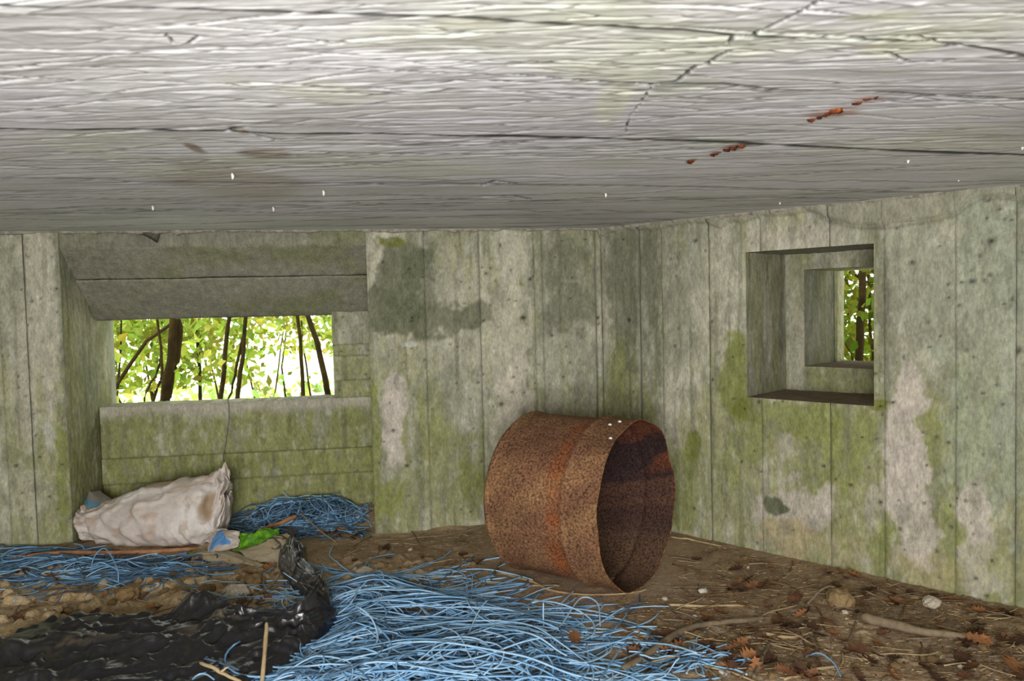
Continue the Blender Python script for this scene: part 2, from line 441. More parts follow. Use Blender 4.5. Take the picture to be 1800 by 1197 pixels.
for k, (a, b, e) in enumerate(((ZB, zz[1], 0), (zz[1], zz[0], 1), (zz[0], ZS, 1))):
    def sill_pale(U, V, h, C, k=k):
        if k == 2: C = mix(C, lin(186, 180, 166), .8 * sm(ZS - .075, ZS - .02, V + .05 * (fbm(U * 9, V * 9, 3, 88) - .5)))
        return h, C
    patch('board_panel', wall_back, PB, TB, EZ, -NB, (uW0, uR), (a, b), 170 + k * 9, proud=[.0, .007, .002][k], edge=(0, 0, e, 1), green=[.6, .65, .5][k], tone=.98, extra=sill_pale)
zz = [ZS] + [uz('b', 620, y, D1)[1] for y in (668, 625, 605)] + [ZW + .02]
for k, (a, b) in enumerate(zip(zz[:-1], zz[1:])):
    patch('board_panel', wall_back, PB, TB, EZ, -NB, (uW1, uR), (a, b), 200 + k * 9, proud=[.003, -.002, .005, 0][k], edge=(0, 0, 1, 1), green=.3, pits=3)
patch('sill', wall_back, PB + EZ * ZS, TB, NB, EZ, (uW0, uW1), (0, D2 - D1), 240, edge=(0, 0, 0, 0), green=-.2)
patch('reveal', wall_back, PB + TB * uW1, NB, EZ, -TB, (0, D2 - D1), (ZS, ZW), 245, edge=(0, 0, 0, 0))
patch('reveal', wall_back, PB + EZ * ZW, TB, NB, -EZ, (uW0, uW1), (0, D2 - D1), 249, edge=(0, 0, 0, 0))

# ------------------------------------------------------------------ right wall with the stepped loophole
w0, w1 = uz('r', 1312, 570)[0], uz('r', 1536, 570)[0]
z0, z1 = (uz('r', 1315, 700)[1] + uz('r', 1540, 712)[1]) / 2, (uz('r', 1310, 442)[1] + uz('r', 1533, 430)[1]) / 2
DR1 = .335
i0 = uz('r', 1414, 560, DR1)[0]; iz0 = uz('r', 1470, 646, DR1)[1]; iz1 = uz('r', 1470, 471, DR1)[1]
i1 = w1 - .01
DR2 = DR1 + .30
o0 = uz('r', 1472, 560, DR2)[0]
DR3 = DR2 + .07
bl = [obox(P0, TR, NR, -.3, w0 - .012, .02, DR3, -.5, 1.5), obox(P0, TR, NR, w1 + .012, 3.2, .02, DR3, -.5, 1.5),
      obox(P0, TR, NR, w0 - .02, w1 + .02, .02, DR3, -.5, z0 - .012), obox(P0, TR, NR, w0 - .02, w1 + .02, .02, DR3, z1 + .012, 1.5),
      obox(P0, TR, NR, w0 - .02, w1 + .02, DR1 + .01, DR3, z0 - .02, iz0 - .012), obox(P0, TR, NR, w0 - .02, w1 + .02, DR1 + .01, DR3, iz1 + .012, z1 + .02),
      obox(P0, TR, NR, w0 - .02, i0 - .012, DR1 + .01, DR3, iz0 - .02, iz1 + .02), obox(P0, TR, NR, i1 + .02, w1 + .02, DR1 + .01, DR3, iz0 - .02, iz1 + .02)]
wall_right = link(bpy.data.objects.new('wall_right', box_mesh(bl, 'wall_right', M_plain)), kind='structure')
PC = [uz('r', x, y) for x, y in ((1400, 350), (1450, 384), (1500, 397), (1560, 398), (1640, 386), (1682, 376), (1700, 362), (1725, 347), (1775, 346), (1800, 352), (1830, 352))]
pcu, pcz = np.array([q[0] for q in PC]), np.array([q[1] for q in PC])
PC2 = [uz('r', x, y) for x, y in ((1236, 372), (1250, 396), (1268, 404), (1290, 388), (1310, 366))]
pdu, pdz = np.array([q[0] for q in PC2]), np.array([q[1] for q in PC2])
def cement(U, V, h, C):
    zc = np.interp(U, pcu, pcz, left=2, right=pcz[-1])
    zc = np.where(U < pcu[0] + .001, 2, zc)
    m = np.maximum(sm(0, .012, V - zc), np.where((U > pdu[0]) & (U < pdu[-1]), sm(0, .008, V - np.interp(U, pdu, pdz)), 0))
    m = np.maximum(m, sm(1.285, 1.30, V + .05 * (fbm(U * 12, V * 5, 3, 5) - .5)))
    C = mix(C, lin(152, 150, 132) * (.85 + .3 * fbm(U * 30, V * 30, 3, 8))[..., None], .75 * m)
    C = C * (1 - .35 * np.exp(-((V - zc + .006) / .006) ** 2))[..., None]
    return h + .020 * m, C
cuts = [0.0, .21, .328, .553, .777, 1.044, 1.233, 1.456, 1.624, 1.9, 2.25, 2.7]
for k, (a, b) in enumerate(zip(cuts[:-1], cuts[1:])):
    patch('panel', wall_right, P0, TR, EZ, -NR, (a, b), (ZB, ZT), 300 + k * 7, proud=[.002, -.003, .004, 0, .003, -.001, .003, .006, .001, .004, 0, 0][k], pits=[6, 4, 12, 20, 22, 22, 34, 34, 20, 6, 0][k],
          blobs=BLOBS_UZ['r'], hole=(w0, w1, z0, z1), extra=cement, step=.006 if b < 1.7 else .02, tone=[.93, .92, 1, 1, 1, 1, 1, 1, 1, 1, 1][k])
g = dict(edge=(0, 0, 0, 0))
patch('reveal', wall_right, P0 + TR * w0, NR, EZ, TR, (0, DR1 * .42), (z0, z1), 400, green=.25, tone=.72, **g)  # low tone on both jamb halves paints in the loophole's shade
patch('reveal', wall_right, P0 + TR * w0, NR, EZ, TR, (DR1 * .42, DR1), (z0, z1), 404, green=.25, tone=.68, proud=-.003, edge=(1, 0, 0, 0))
patch('reveal', wall_right, P0 + TR * w1, NR, EZ, -TR, (0, DR1), (z0, z1), 408, **g)
patch('reveal', wall_right, P0 + EZ * z1, TR, NR, -EZ, (w0, w1), (0, DR1), 412, extra=dry, **g)
def brownsill(U, V, h, C):
    return h, mix(lin(150, 134, 118), lin(126, 110, 94), fbm(U * 20, V * 20, 3, 4))
patch('sill', wall_right, P0 + EZ * z0, TR, NR, EZ, (w0, w1), (0, DR1), 416, extra=brownsill, **g)
PI = P0 + NR * DR1
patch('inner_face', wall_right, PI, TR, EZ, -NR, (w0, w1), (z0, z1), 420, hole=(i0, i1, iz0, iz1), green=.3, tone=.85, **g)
patch('inner_reveal', wall_right, PI + TR * i0, NR, EZ, TR, (0, DR2 - DR1), (iz0, iz1), 424, green=.25, tone=.55, **g)  # shade of the inner jamb is put into its colour by the tone
patch('inner_reveal', wall_right, PI + TR * i1, NR, EZ, -TR, (0, DR3 - DR1), (iz0, iz1), 428, **g)
patch('inner_reveal', wall_right, PI + EZ * iz1, TR, NR, -EZ, (i0, i1), (0, DR3 - DR1), 432, **g)
patch('inner_sill', wall_right, PI + EZ * iz0, TR, NR, EZ, (i0, i1), (0, DR3 - DR1), 436, extra=brownsill, **g)
patch('outer_stop', wall_right, P0 + NR * DR2, TR, EZ, -NR, (i0, o0), (iz0, iz1), 440, green=.5, **g)
patch('outer_stop', wall_right, P0 + NR * DR2 + TR * o0, NR, EZ, TR, (0, DR3 - DR2), (iz0, iz1), 444, green=.4, **g)

# ------------------------------------------------------------------ the rest of the shell, behind the camera
cr_ = P0 + TR * 2.7; lf_ = P0 - TB * 2.75
XR, XL, YR = cr_[0], lf_[0], -1.15
def world_box(x0, x1, y0, y1, z0, z1):
    return [(x0, y0, z0), (x1, y0, z0), (x1, y1, z0), (x0, y1, z0), (x0, y0, z1), (x1, y0, z1), (x1, y1, z1), (x0, y1, z1)]
link(bpy.data.objects.new('wall_side', box_mesh([world_box(XR, XR + .5, YR - .5, cr_[1] + .1, -.5, 1.5)], 'wall_side', M_plain)), kind='structure')
link(bpy.data.objects.new('wall_left', box_mesh([world_box(XL - .5, XL, YR - .5, lf_[1] + .3, -.5, 1.5)], 'wall_left', M_plain)), kind='structure')
link(bpy.data.objects.new('wall_rear', box_mesh([world_box(XL - .2, -.95, YR - .4, YR, -.5, 1.5), world_box(.65, XR + .2, YR - .4, YR, -.5, 1.5),
     world_box(-.95, .65, YR - .4, YR, 1.12, 1.5)], 'wall_rear', M_plain)), kind='structure')

# ------------------------------------------------------------------ ceiling: board-marked slab with folds, seams, cracks
ceiling = link(bpy.data.objects.new('ceiling', box_mesh([world_box(XL - .6, XR + .6, YR - .6, 4.35, 1.395, 1.75)], 'ceiling', M_slab)), kind='structure')
nr, nc = 400, 1050
yy = 1 / np.linspace(1 / .80, 1 / 3.80, nr)
ss = np.linspace(-2.75, 2.75, nc)
Y = np.repeat(yy[:, None], nc, 1); X = ss[None, :] * (.30 + .70 * Y / 3.5) * 1.0
def cpx(pts): return np.array([at_z(x, y, 1.3215)[:2] for x, y in pts])
seams = [cpx(s) for s in (
    [(-500, 2), (0, 14), (350, 19), (750, 30), (900, 38), (1200, 49), (1290, 57), (1500, 61), (1640, 64), (1800, 90), (2300, 130)],
    [(-500, 122), (0, 121), (500, 121), (900, 130), (1060, 142), (1150, 144), (1270, 143), (1370, 152), (1520, 155), (1800, 169), (2300, 200)],
    [(-500, 232), (0, 230), (270, 230), (400, 232), (480, 236), (600, 234), (900, 240), (1100, 244), (1300, 248), (1500, 256), (1800, 267), (2300, 290)],
    [(-500, 318), (0, 318), (200, 318), (220, 323), (410, 324), (820, 323), (1200, 326), (1500, 331), (2300, 345)],
    [(-500, 379), (0, 379), (900, 383), (2300, 386)])]
H = .006 * (fbm(X * 2, Y * 5, 3, 500) - .5)
H += .0008 * (fbm(X * 5, Y * 34, 4, 503) - .5) * 2 + .0005 * (fbm(X * 40, Y * 160, 3, 507) - .5) * 2
dark = np.zeros_like(H)
strengths = [1.0, .55, 1.0, .7, .5]
seam_y = []
prev = np.full_like(H, 0.0)
for k, (s, st) in enumerate(zip(seams, strengths)):
    sy = np.interp(X, s[:, 0], s[:, 1]) + .012 * (fbm(X * 7, X * 0 + k, 3, 520 + k) - .5)
    seam_y.append(sy)
    d = Y - sy
    wdt = .0040 * sy ** 2 * (.30 + .8 * vn(X * 4, X * 0 + k * 3, 77)) * st
    if k == 1: wdt = wdt * sm(-.35, .35, X) + .0008
    gr = np.exp(-(d / np.maximum(wdt, .0006)) ** 2)
    H += .002 * gr; dark = np.maximum(dark, [.95, .85, 1, .6, .4][k] * np.exp(-((d - wdt * .3) / np.maximum(wdt * 1.3, .0012)) ** 4))
# folds left by the lining sheet
r = np.random.default_rng(42)
for k in range(520):
    yc = 1 / r.uniform(1 / 3.6, 1 / .82); xc = r.uniform(-.8, .8) * yc
    th = r.normal(0, .09)
    if xc < -.12 * yc and r.random() < .40: th = r.normal(.0, .38)
    if xc > .2 and r.random() < .2: th = r.normal(-.25, .2)
    ln = r.uniform(.15, .85) * (0.4 + yc / 2.2); A = r.uniform(.0003, .0012) * (1.8 if r.random() < .12 else 1)
    side = 1 if r.random() < .72 else -1
    c_, s_ = math.cos(th), math.sin(th)
    ext = abs(s_) * ln + .08
    j0, j1 = np.searchsorted(yy, [yc - ext, yc + ext])
    if j1 - j0 < 2: continue
    xs, ys = X[j0:j1], Y[j0:j1]
    i0_, i1_ = np.searchsorted(ss, [(xc - ln - .05) / (.30 + .70 * yy[j0 if xc - ln < 0 else j1 - 1] / 3.5), (xc + ln + .05) / (.30 + .70 * yy[j0 if xc + ln > 0 else j1 - 1] / 3.5)])
    xs, ys = xs[:, i0_:i1_], ys[:, i0_:i1_]
    if xs.size == 0: continue
    a = (xs - xc) * c_ + (ys - yc) * s_
    d = -(xs - xc) * s_ + (ys - yc) * c_ + .05 * ln * (fbm(a * 5 + k, a * 0, 3, k % 50) - .5) * 2
    d = d * side
    fade = sm(ln, ln * .5, np.abs(a))
    wf = .0016 + .0008 * yc
    prof = np.where(d > 0, np.exp(-d / wf), np.exp(d / (.007 + .006 * yc)))
    H[j0:j1, i0_:i1_] -= A * prof * fade
    if r.random() < .40 and abs(th) < .35:
        dark[j0:j1, i0_:i1_] = np.maximum(dark[j0:j1, i0_:i1_], .7 * fade * np.exp(-((d - wf * .7) / (.0010 * yc ** 2)) ** 2))
        H[j0:j1, i0_:i1_] += .003 * fade * np.exp(-((d - wf * .7) / (.002 * yc)) ** 2)
def poly_dist(pts, j0, j1):
    xs, ys = X[j0:j1], Y[j0:j1]; D = np.full(xs.shape, 9.0)
    for a, b in zip(pts[:-1], pts[1:]):
        ab = b - a; t = np.clip(((xs - a[0]) * ab[0] + (ys - a[1]) * ab[1]) / (ab @ ab), 0, 1)
        D = np.minimum(D, np.hypot(xs - a[0] - t * ab[0], ys - a[1] - t * ab[1]))
    return D
for pts, wd in (([(1440, -5), (1385, 28), (1368, 35), (1330, 52), (1318, 60), (1300, 57), (1286, 61), (1277, 72)], .0022), ([(1284, 84), (1262, 95), (1240, 108), (1220, 113), (1196, 135), (1188, 141), (1160, 143), (1146, 147), (1120, 144)], .0026),
                ([(1146, 147), (1125, 180), (1105, 205), (1100, 232)], .0009), ([(1402, 59), (1500, 62), (1560, 55), (1602, 57), (1645, 62)], .0022), ([(1555, 85), (1600, 101), (1640, 103), (1675, 99)], .0018),
                ([(288, 62), (305, 78), (330, 79), (352, 66)], .0013), ([(560, 72), (580, 78), (600, 76)], .0020), ([(400, 232), (412, 228), (432, 224)], .005), ([(440, 236), (470, 245), (490, 249)], .004),
                ([(850, 325), (870, 318), (905, 322)], .006), ([(1000, 31), (1100, 26), (1200, 22)], .0008), ([(850, 345), (900, 343), (930, 349)], .006)):
    p = cpx(pts); j0, j1 = np.searchsorted(yy, [p[:, 1].min() - .05, p[:, 1].max() + .05]); j0 = max(j0 - 1, 0)
    D = poly_dist(p, j0, j1) + .0008 * (fbm(X[j0:j1] * 60, Y[j0:j1] * 60, 2, 9) - .5)
    g = np.exp(-(D / wd) ** 2); H[j0:j1] += .010 * g; dark[j0:j1] = np.maximum(dark[j0:j1], np.exp(-(D / (wd * 1.5)) ** 4))
C = mix(lin(216, 217, 221), lin(198, 199, 200), sm(.3, .7, fbm(X * 2.2, Y * 5, 4, 540)))
C = mix(C, lin(196, 202, 176), .5 * sm(.54, .74, fbm(X * 3, Y * 4, 4, 543)) * sm(3.4, 1.2, Y))
C = mix(C, lin(206, 204, 214), .5 * sm(.5, .72, fbm(X * 2.5, Y * 5, 3, 546)))
wx = .9 * (fbm(X * 9, Y * 9, 4, 550) - .5)
for (px, py, rx, ry, c_, s_) in ((345, 264, 14, 9, lin(122, 104, 86), .8), (470, 272, 52, 8, lin(142, 122, 104), .65), (420, 230, 14, 8, lin(150, 138, 122), .7), (420, 325, 120, 30, lin(160, 146, 120), .45),
                                 (1080, 180, 30, 34, lin(212, 214, 196), .7), (1465, 197, 46, 9, lin(150, 82, 34), .55), (1527, 170, 26, 7, lin(150, 82, 34), .5), (1292, 255, 22, 6, lin(150, 82, 34), .55),
                                 (1215, 280, 9, 4, lin(120, 78, 50), .8), (1256, 266, 10, 3, lin(130, 76, 40), .7), (1550, 20, 70, 12, lin(196, 202, 172), .5), (830, 40, 60, 10, lin(204, 206, 180), .4), (1590, 75, 60, 20, lin(200, 204, 170), .5), (580, 165, 80, 20, lin(196, 198, 170), .4)):
    p = at_z(px, py, 1.3215); p2 = at_z(px + rx, py, 1.3215); p3 = at_z(px, py + ry, 1.3215)
    d = np.sqrt(((X - p[0]) / abs(p2[0] - p[0]) + wx) ** 2 + ((Y - p[1]) / abs(p3[1] - p[1]) + wx * .8) ** 2)
    C = mix(C, c_, s_ * sm(1.25, .6, d))
C = C * (.90 + .20 * fbm(X * 14, Y * 70, 4, 560))[..., None]
C = C * (1 - .93 * np.clip(dark, 0, 1))[..., None]
Z = 1.3215 - .006 * X + H
P = np.stack([X, Y, Z], -1)
idx = np.zeros((nr - 1, nc - 1), int)
for sy in seam_y: idx += (Y[:-1, :-1] > sy[:-1, :-1])
for k in range(len(seams) + 1):
    if (idx == k).any(): grid_obj('panel', P, C, M_ceil, idx == k, flip=True, parent=ceiling)
me = box_mesh([world_box(XL, XR, YR, .81, 1.325, 1.36)], 'panel', M_slab); link(bpy.data.objects.new('panel', me), parent=ceiling)
M_reb = noise_material('rusted_iron', lin(44, 22, 14), lin(176, 92, 34), 60, 0.9, .6, c3=lin(96, 46, 24))
for pts, rr in (([(1420, 206), (1440, 203), (1458, 196)], .005), ([(1452, 193), (1468, 190), (1484, 189)], .007), ([(1500, 178), (1524, 170), (1548, 162)], .0055), ([(1275, 259), (1292, 254), (1308, 250)], .008), ([(1250, 267), (1260, 265), (1268, 261)], .006), ([(1211, 281), (1217, 279), (1223, 279)], .006)):
    pa = smooth_path([at_z(x, y, 1.323) for x, y in pts], 10, .006, 5)
    tube_obj('reinforcing_bar', pa, rr * 1.5 * (.7 + .6 * rng.random(10)), M_reb, 6, parent=ceiling, label='rusted reinforcing bar showing through the concrete')
# little pale cocoons hanging from the slab
M_coc = noise_material('cocoon', lin(215, 210, 200), lin(240, 238, 230), 40)
for px, py in ((568, 343), (480, 371), (1064, 346), (1684, 318), (1370, 359), (1595, 286), (268, 369), (1796, 262), (408, 314)):
    p = at_z(px, py, 1.31)
    tube_obj('cocoon', smooth_path([p + (0, 0, .014), p + (.002, 0, .006), p + (.001, 0, -.002)], 7), .0035 * np.array([.5, .8, 1, 1.1, 1, .8, .5]) , M_coc, 6, parent=ceiling)
# ragged mortar bead where the slab sits on the walls
M_bead = noise_material('mortar_bead', lin(120, 116, 104), lin(182, 176, 162), 45, .95, .8)
for nm, a, b in (('trim_1', P0 - TB * 2.7 - NB * .012, P0 - NB * .012), ('trim_2', P0 - NR * .014, P0 + TR * 2.6 - NR * .014)):
    m = 300; t = np.linspace(0, 1, m)[:, None]; pa = a * (1 - t) + b * t
    q = np.linspace(0, 60, m)
    pa[:, 2] = ceil_z(pa[:, 0]) + .002 + .008 * (fbm(q, q * 0, 3, 12) - .5)
    tube_obj(nm, pa, .006 + .016 * fbm(q * 1.2, q * 0 + 4, 3, 18) ** 2 * 1.6, M_bead, 6, kind='structure')
# grey cobweb wedge under the slab
M_web = noise_material('cobweb', lin(70, 66, 58), lin(104, 100, 90), 60)
p1 = at_plane(222, 408, P0 - NB * .01, NB); p2 = at_plane(276, 427, P0 - NB * .02, NB); p3 = at_plane(284, 402, P0 - NB * .01, NB)
tt = np.linspace(0, 1, 14)
top = p1[None] * (1 - tt[:, None]) + p3[None] * tt[:, None]; bot = p1[None] * (1 - tt[:, None]) + p2[None] * tt[:, None]
bot[:, 2] += .012 * np.sin(tt * np.pi)
Pw = np.stack([top, (top + bot) / 2 - NB * .012, bot, (top + bot) / 2 + NB * .004], 0)
grid_obj('cobweb', np.concatenate([Pw, Pw[:1]], 0), None, M_web, label='dusty grey cobweb wedge hanging under the ceiling above the wide opening', cat='cobweb')

# ------------------------------------------------------------------ floor: drifted soil
def floor_z(x, y):
    x = np.asarray(x, float); y = np.asarray(y, float)
    sand = np.exp(-(((x - .45) / .75) ** 2 + ((y - 2.95) / .55) ** 2))
    z = .030 * np.exp(-(((x + 1.95) / .45) ** 2 + ((y - 3.3) / .3) ** 2)) - .020 * np.exp(-(((x + .6) / .3) ** 2 + ((y - 3.45) / .2) ** 2))
    z = z + .04 * sm(3.5, 3.75, y) * sm(-.4, -.8, x)
    rough = 1 - .92 * np.clip(sand * 1.3, 0, 1)
    left = sm(.1, -.5, x) * sm(3.2, 2.9, y)
    z = z + rough * (.030 * (fbm(x * 2.2, y * 2.2, 3, 600) - .5) + .012 * (fbm(x * 9, y * 9, 3, 603) - .5))
    cl = fbm(x * 26, y * 26, 2, 606)
    z = z + (.25 + .75 * left) * rough * .022 * sm(.5, .8, cl) + .004 * (fbm(x * 60, y * 60, 2, 609) - .5) * (0.3 + .7 * rough)
    return z
nr, nc = 330, 640
yy = 1 / np.linspace(1 / 1.75, 1 / 4.05, nr); ss = np.linspace(-.82, .86, nc)
Y = np.repeat(yy[:, None], nc, 1); X = ss[None, :] * (.25 + Y)
Zf = floor_z(X, Y)
C = mix(lin(182, 158, 130), lin(152, 130, 104), sm(.35, .65, fbm(X * 3, Y * 3, 4, 620)))
sand = np.exp(-(((X - .5) / .7) ** 2 + ((Y - 2.9) / .5) ** 2))
C = mix(C, lin(180, 155, 128), .8 * np.clip(sand * 1.3, 0, 1))
C = mix(C, lin(186, 162, 122), .6 * sm(.0, -.6, X) * sm(3.1, 2.8, Y))
C = mix(C, lin(134, 112, 90), .55 * sm(.5, 1.0, X) * sm(.4, .6, fbm(X * 6, Y * 6, 3, 624)))
C = mix(C, lin(190, 176, 156), .7 * sm(.72, .80, vn(X * 90, Y * 90, 630)) * sm(.5, .6, vn(X * 5, Y * 5, 3)))
C = C * (.78 + .44 * fbm(X * 40, Y * 40, 3, 633))[..., None]
floor = grid_obj('floor', np.stack([X, Y, Zf], -1), C, M_soil, kind='structure')
V = [world_box(XL, XR, YR - .6, 1.80, -.2, -.05)]
M_soil2 = noise_material('soil_dark', lin(92, 76, 56), lin(126, 104, 78), 12)
link(bpy.data.objects.new('earth', box_mesh(V + [world_box(XL, XR, 1.80, 3.2, -.3, -.14)], 'earth', M_soil2)), parent=floor)

# ------------------------------------------------------------------ rusted drum
DR = dict(c=np.array([.4206, 2.6553, .290]), phi=2.508, L=.453, R=.29)
ax = np.array([math.cos(DR['phi']), math.sin(DR['phi']), 0.0]); sv = np.cross(ax, EZ); uv_ = EZ
drum = empty('rusted_drum', tuple(DR['c'] + ax * .22 - EZ * .29), label='rusty steel oil drum lying on its side, open end showing its dark inside', cat='drum')
def drum_pts(s, th, dr=0.0):
    R = DR['R'] * np.ones_like(s)
    R = R + .007 * np.exp(-((s - .128) / .011) ** 2) + .0075 * np.exp(-((s - .438) / .014) ** 2) - .006 * sm(.44, .455, s)
    R = R - .004 * sm(.13, .2, s)
    # battered lip on the side turned to the wall
    a = (th - .34 + np.pi) % (2 * np.pi) - np.pi
    lip = np.exp(-s / .10)
    R = R + lip * (-.014 * np.exp(-((a - .06) / .16) ** 2) + .009 * np.exp(-((a + .35) / .22) ** 2) + .003 * np.sin(th * 9) * np.exp(-s / .03))
    R = R + .0025 * (fbm(th * 2, s * 9, 3, 700) - .5) * 2
    R = R + dr
    s2 = s + np.exp(-s / .05) * (.0015 * np.sin(th * 3 + 1) + .0008 * np.sin(th * 13))
    return DR['c'] + ax * s2[..., None] + R[..., None] * (np.cos(th)[..., None] * (-sv) + np.sin(th)[..., None] * uv_) - np.array(drum.location)
# -sv points to the side away from the photographer or toward it; sign fixed below
th = np.linspace(0, 2 * np.pi, 220, endpoint=False); s_ = np.linspace(0, DR['L'], 70)
if (-sv)[0] < 0: sv = -sv
S, T = np.meshgrid(s_, th, indexing='ij')
def rust_out(S, T):
    # zone colours, in the drum's own frame: S along it, T round it
    c = mix(lin(134, 102, 74), lin(120, 87, 66), sm(.3, .7, fbm(np.cos(T) * 3 + 5, np.sin(T) * 3 + S * 8, 4, 710)))
    band = sm(.128, .145, S) * sm(.225, .165, S + .05 * (fbm(T * 4, S * 6, 3, 715) - .5))
    c = mix(c, lin(152, 88, 50), .85 * band * (.35 + .65 * sm(.35, .6, fbm(T * 5, S * 10, 3, 717))))
    pt = np.exp(-(((T - 4.25) / .16) ** 2 + ((S - .17) / .035) ** 2))
    c = mix(c, lin(150, 134, 112), .8 * pt * sm(.35, .6, fbm(T * 20, S * 40, 3, 719)))
    c = mix(c, lin(92, 66, 52), .35 * sm(.5, .7, fbm(T * 3, S * 4, 3, 721)))
    return c
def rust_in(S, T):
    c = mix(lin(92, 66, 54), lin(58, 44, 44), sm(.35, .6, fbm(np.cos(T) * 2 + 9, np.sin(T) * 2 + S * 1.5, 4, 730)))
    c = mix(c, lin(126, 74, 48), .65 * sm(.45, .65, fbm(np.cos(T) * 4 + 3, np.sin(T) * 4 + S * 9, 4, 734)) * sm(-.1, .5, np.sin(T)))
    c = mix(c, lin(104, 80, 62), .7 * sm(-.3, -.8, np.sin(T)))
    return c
shell = grid_obj('shell', drum_pts(S, T), rust_out(S, T), M_rust, wrap=True, parent=drum, label='pitted brown rust shell with raised rolling hoops')
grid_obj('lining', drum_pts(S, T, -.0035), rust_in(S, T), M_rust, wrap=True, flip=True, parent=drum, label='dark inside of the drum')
S2, T2 = np.meshgrid(np.linspace(0, 1, 8), th, indexing='ij')
rim = drum_pts(np.zeros_like(S2), T2, -.0035 * S2) - ax * (.0012 * np.sin(S2 * np.pi))[..., None]
grid_obj('cut_edge', rim, mix(lin(150, 110, 70), lin(110, 70, 44), vn(T2 * 30, S2, 7)), M_rust, wrap=True, parent=drum)
S3, T3 = np.meshgrid(np.linspace(1, 0.01, 24), th, indexing='ij')
Pb = DR['c'] + ax * (DR['L'] - .012 - .006 * S3)[..., None] + (DR['R'] - .005) * S3[..., None] * (np.cos(T3)[..., None] * sv + np.sin(T3)[..., None] * uv_) - np.array(drum.location)
grid_obj('end_plate', Pb, mix(lin(92, 60, 46), lin(120, 72, 44), fbm(S3 * 6, T3 * 3, 3, 9)), M_rust, wrap=True, parent=drum)
M_spot = noise_material('white_speck', lin(220, 216, 205), lin(240, 238, 230), 50)
for px, py in ((1072, 748), (1090, 742), (1073, 770)):
    # droppings on the upper skin of the drum
    best = None; PP = (drum_pts(S, T) + np.array(drum.location)).reshape(-1, 3)
    d = PP - EYE; zc = d @ FW; qx = CX + F * (d @ CR) / zc; qy = CY - F * (d @ CU) / zc
    e = (qx - px) ** 2 + (qy - py) ** 2 + (zc - zc.min()) * 40; i = int(np.argmin(e)); p = PP[i] - np.array(drum.location)
    n = (PP[i] - DR['c']); n = n - ax * (n @ ax); n /= np.linalg.norm(n)
    tube_obj('dropping', np.array([p + ax * .006 + n * .001, p + n * .003, p - ax * .006 + n * .001]), .004, M_spot, 6, parent=shell)

# ------------------------------------------------------------------ filled woven sack
sb = at_z(270, 950, .01)
sack = empty('woven_sack', (sb[0], sb[1], 0.0), label='filled dirty white woven plastic sack slumped in the recess below the wide opening', cat='sack')
YS = sb[1] + .03
st_px = [(138, 903, 912), (143, 892, 930), (160, 890, 945), (190, 884, 957), (225, 868, 966), (262, 852, 968), (300, 848, 968), (335, 842, 966), (362, 836, 962), (384, 831, 950), (396, 828, 925), (402, 840, 880)]
st_dep = [.02, .07, .11, .13, .15, .17, .17, .17, .155, .12, .07, .02]
xs_, zt_, zb_ = [], [], []
for (px, pt, pb) in st_px:
    q = at_y(px, pt, YS); xs_.append(q[0]); zt_.append(q[2]); zb_.append(max(at_y(px, pb, YS - .1)[2], -.005))
m, k = 130, 120
t = np.linspace(0, 1, m); tk = np.linspace(0, 1, len(xs_))
xi, zt, zb, dp = (np.interp(t, tk, a) for a in (xs_, zt_, zb_, st_dep))
th2 = np.linspace(0, 2 * np.pi, k, endpoint=False)
TT, AA = np.meshgrid(t, th2, indexing='ij')
cz = ((zt + zb) / 2)[:, None]; rz = ((zt - zb) / 2)[:, None]
co, si = np.cos(AA), np.sin(AA)
ex = .75
# cross-section: wide flat base, narrowing to a ridge toward the tied corner
nar = 1 - (.25 + .45 * sm(.55, .95, TT)) * sm(-.3, 1, si)
Xs = np.repeat(xi[:, None], k, 1); Ys = YS + dp[:, None] * np.sign(co) * np.abs(co) ** ex * nar * -1 + .02 * sm(.6, 1, TT) * si
Zs = cz + rz * np.sign(si) * np.abs(si) ** ex
fold = fbm(TT * 9 + AA * .3, AA * 2.2, 4, 800) - .5
rid = 1 - np.abs(2 * fbm(TT * 11 + .6 * np.sin(AA), AA * 1.3, 3, 806) - 1)
amp = .022 * fold + .030 * (sm(.7, .97, rid) - .35) * (.4 + .9 * sm(.35, .05, TT) + 1.0 * sm(.72, .95, TT)) * sm(0, .06, TT)
plt = (1 - np.abs(2 * vn(TT * 17 + .25 * AA, AA * .35, 831) - 1)) ** 2
amp = amp + .020 * (plt - .35) * sm(.04, .10, TT) * sm(.42, .25, TT) * sm(.5, -.2, si) + .016 * (plt - .35) * sm(.70, .85, TT)
nx = -np.gradient(np.sqrt(np.maximum(dp, 1e-4)))[:, None]
Ys = Ys - amp * co * 1.0; Zs = Zs + amp * si * .7
Xs = Xs + .02 * (fbm(TT * 8, AA * 2, 3, 808) - .5)
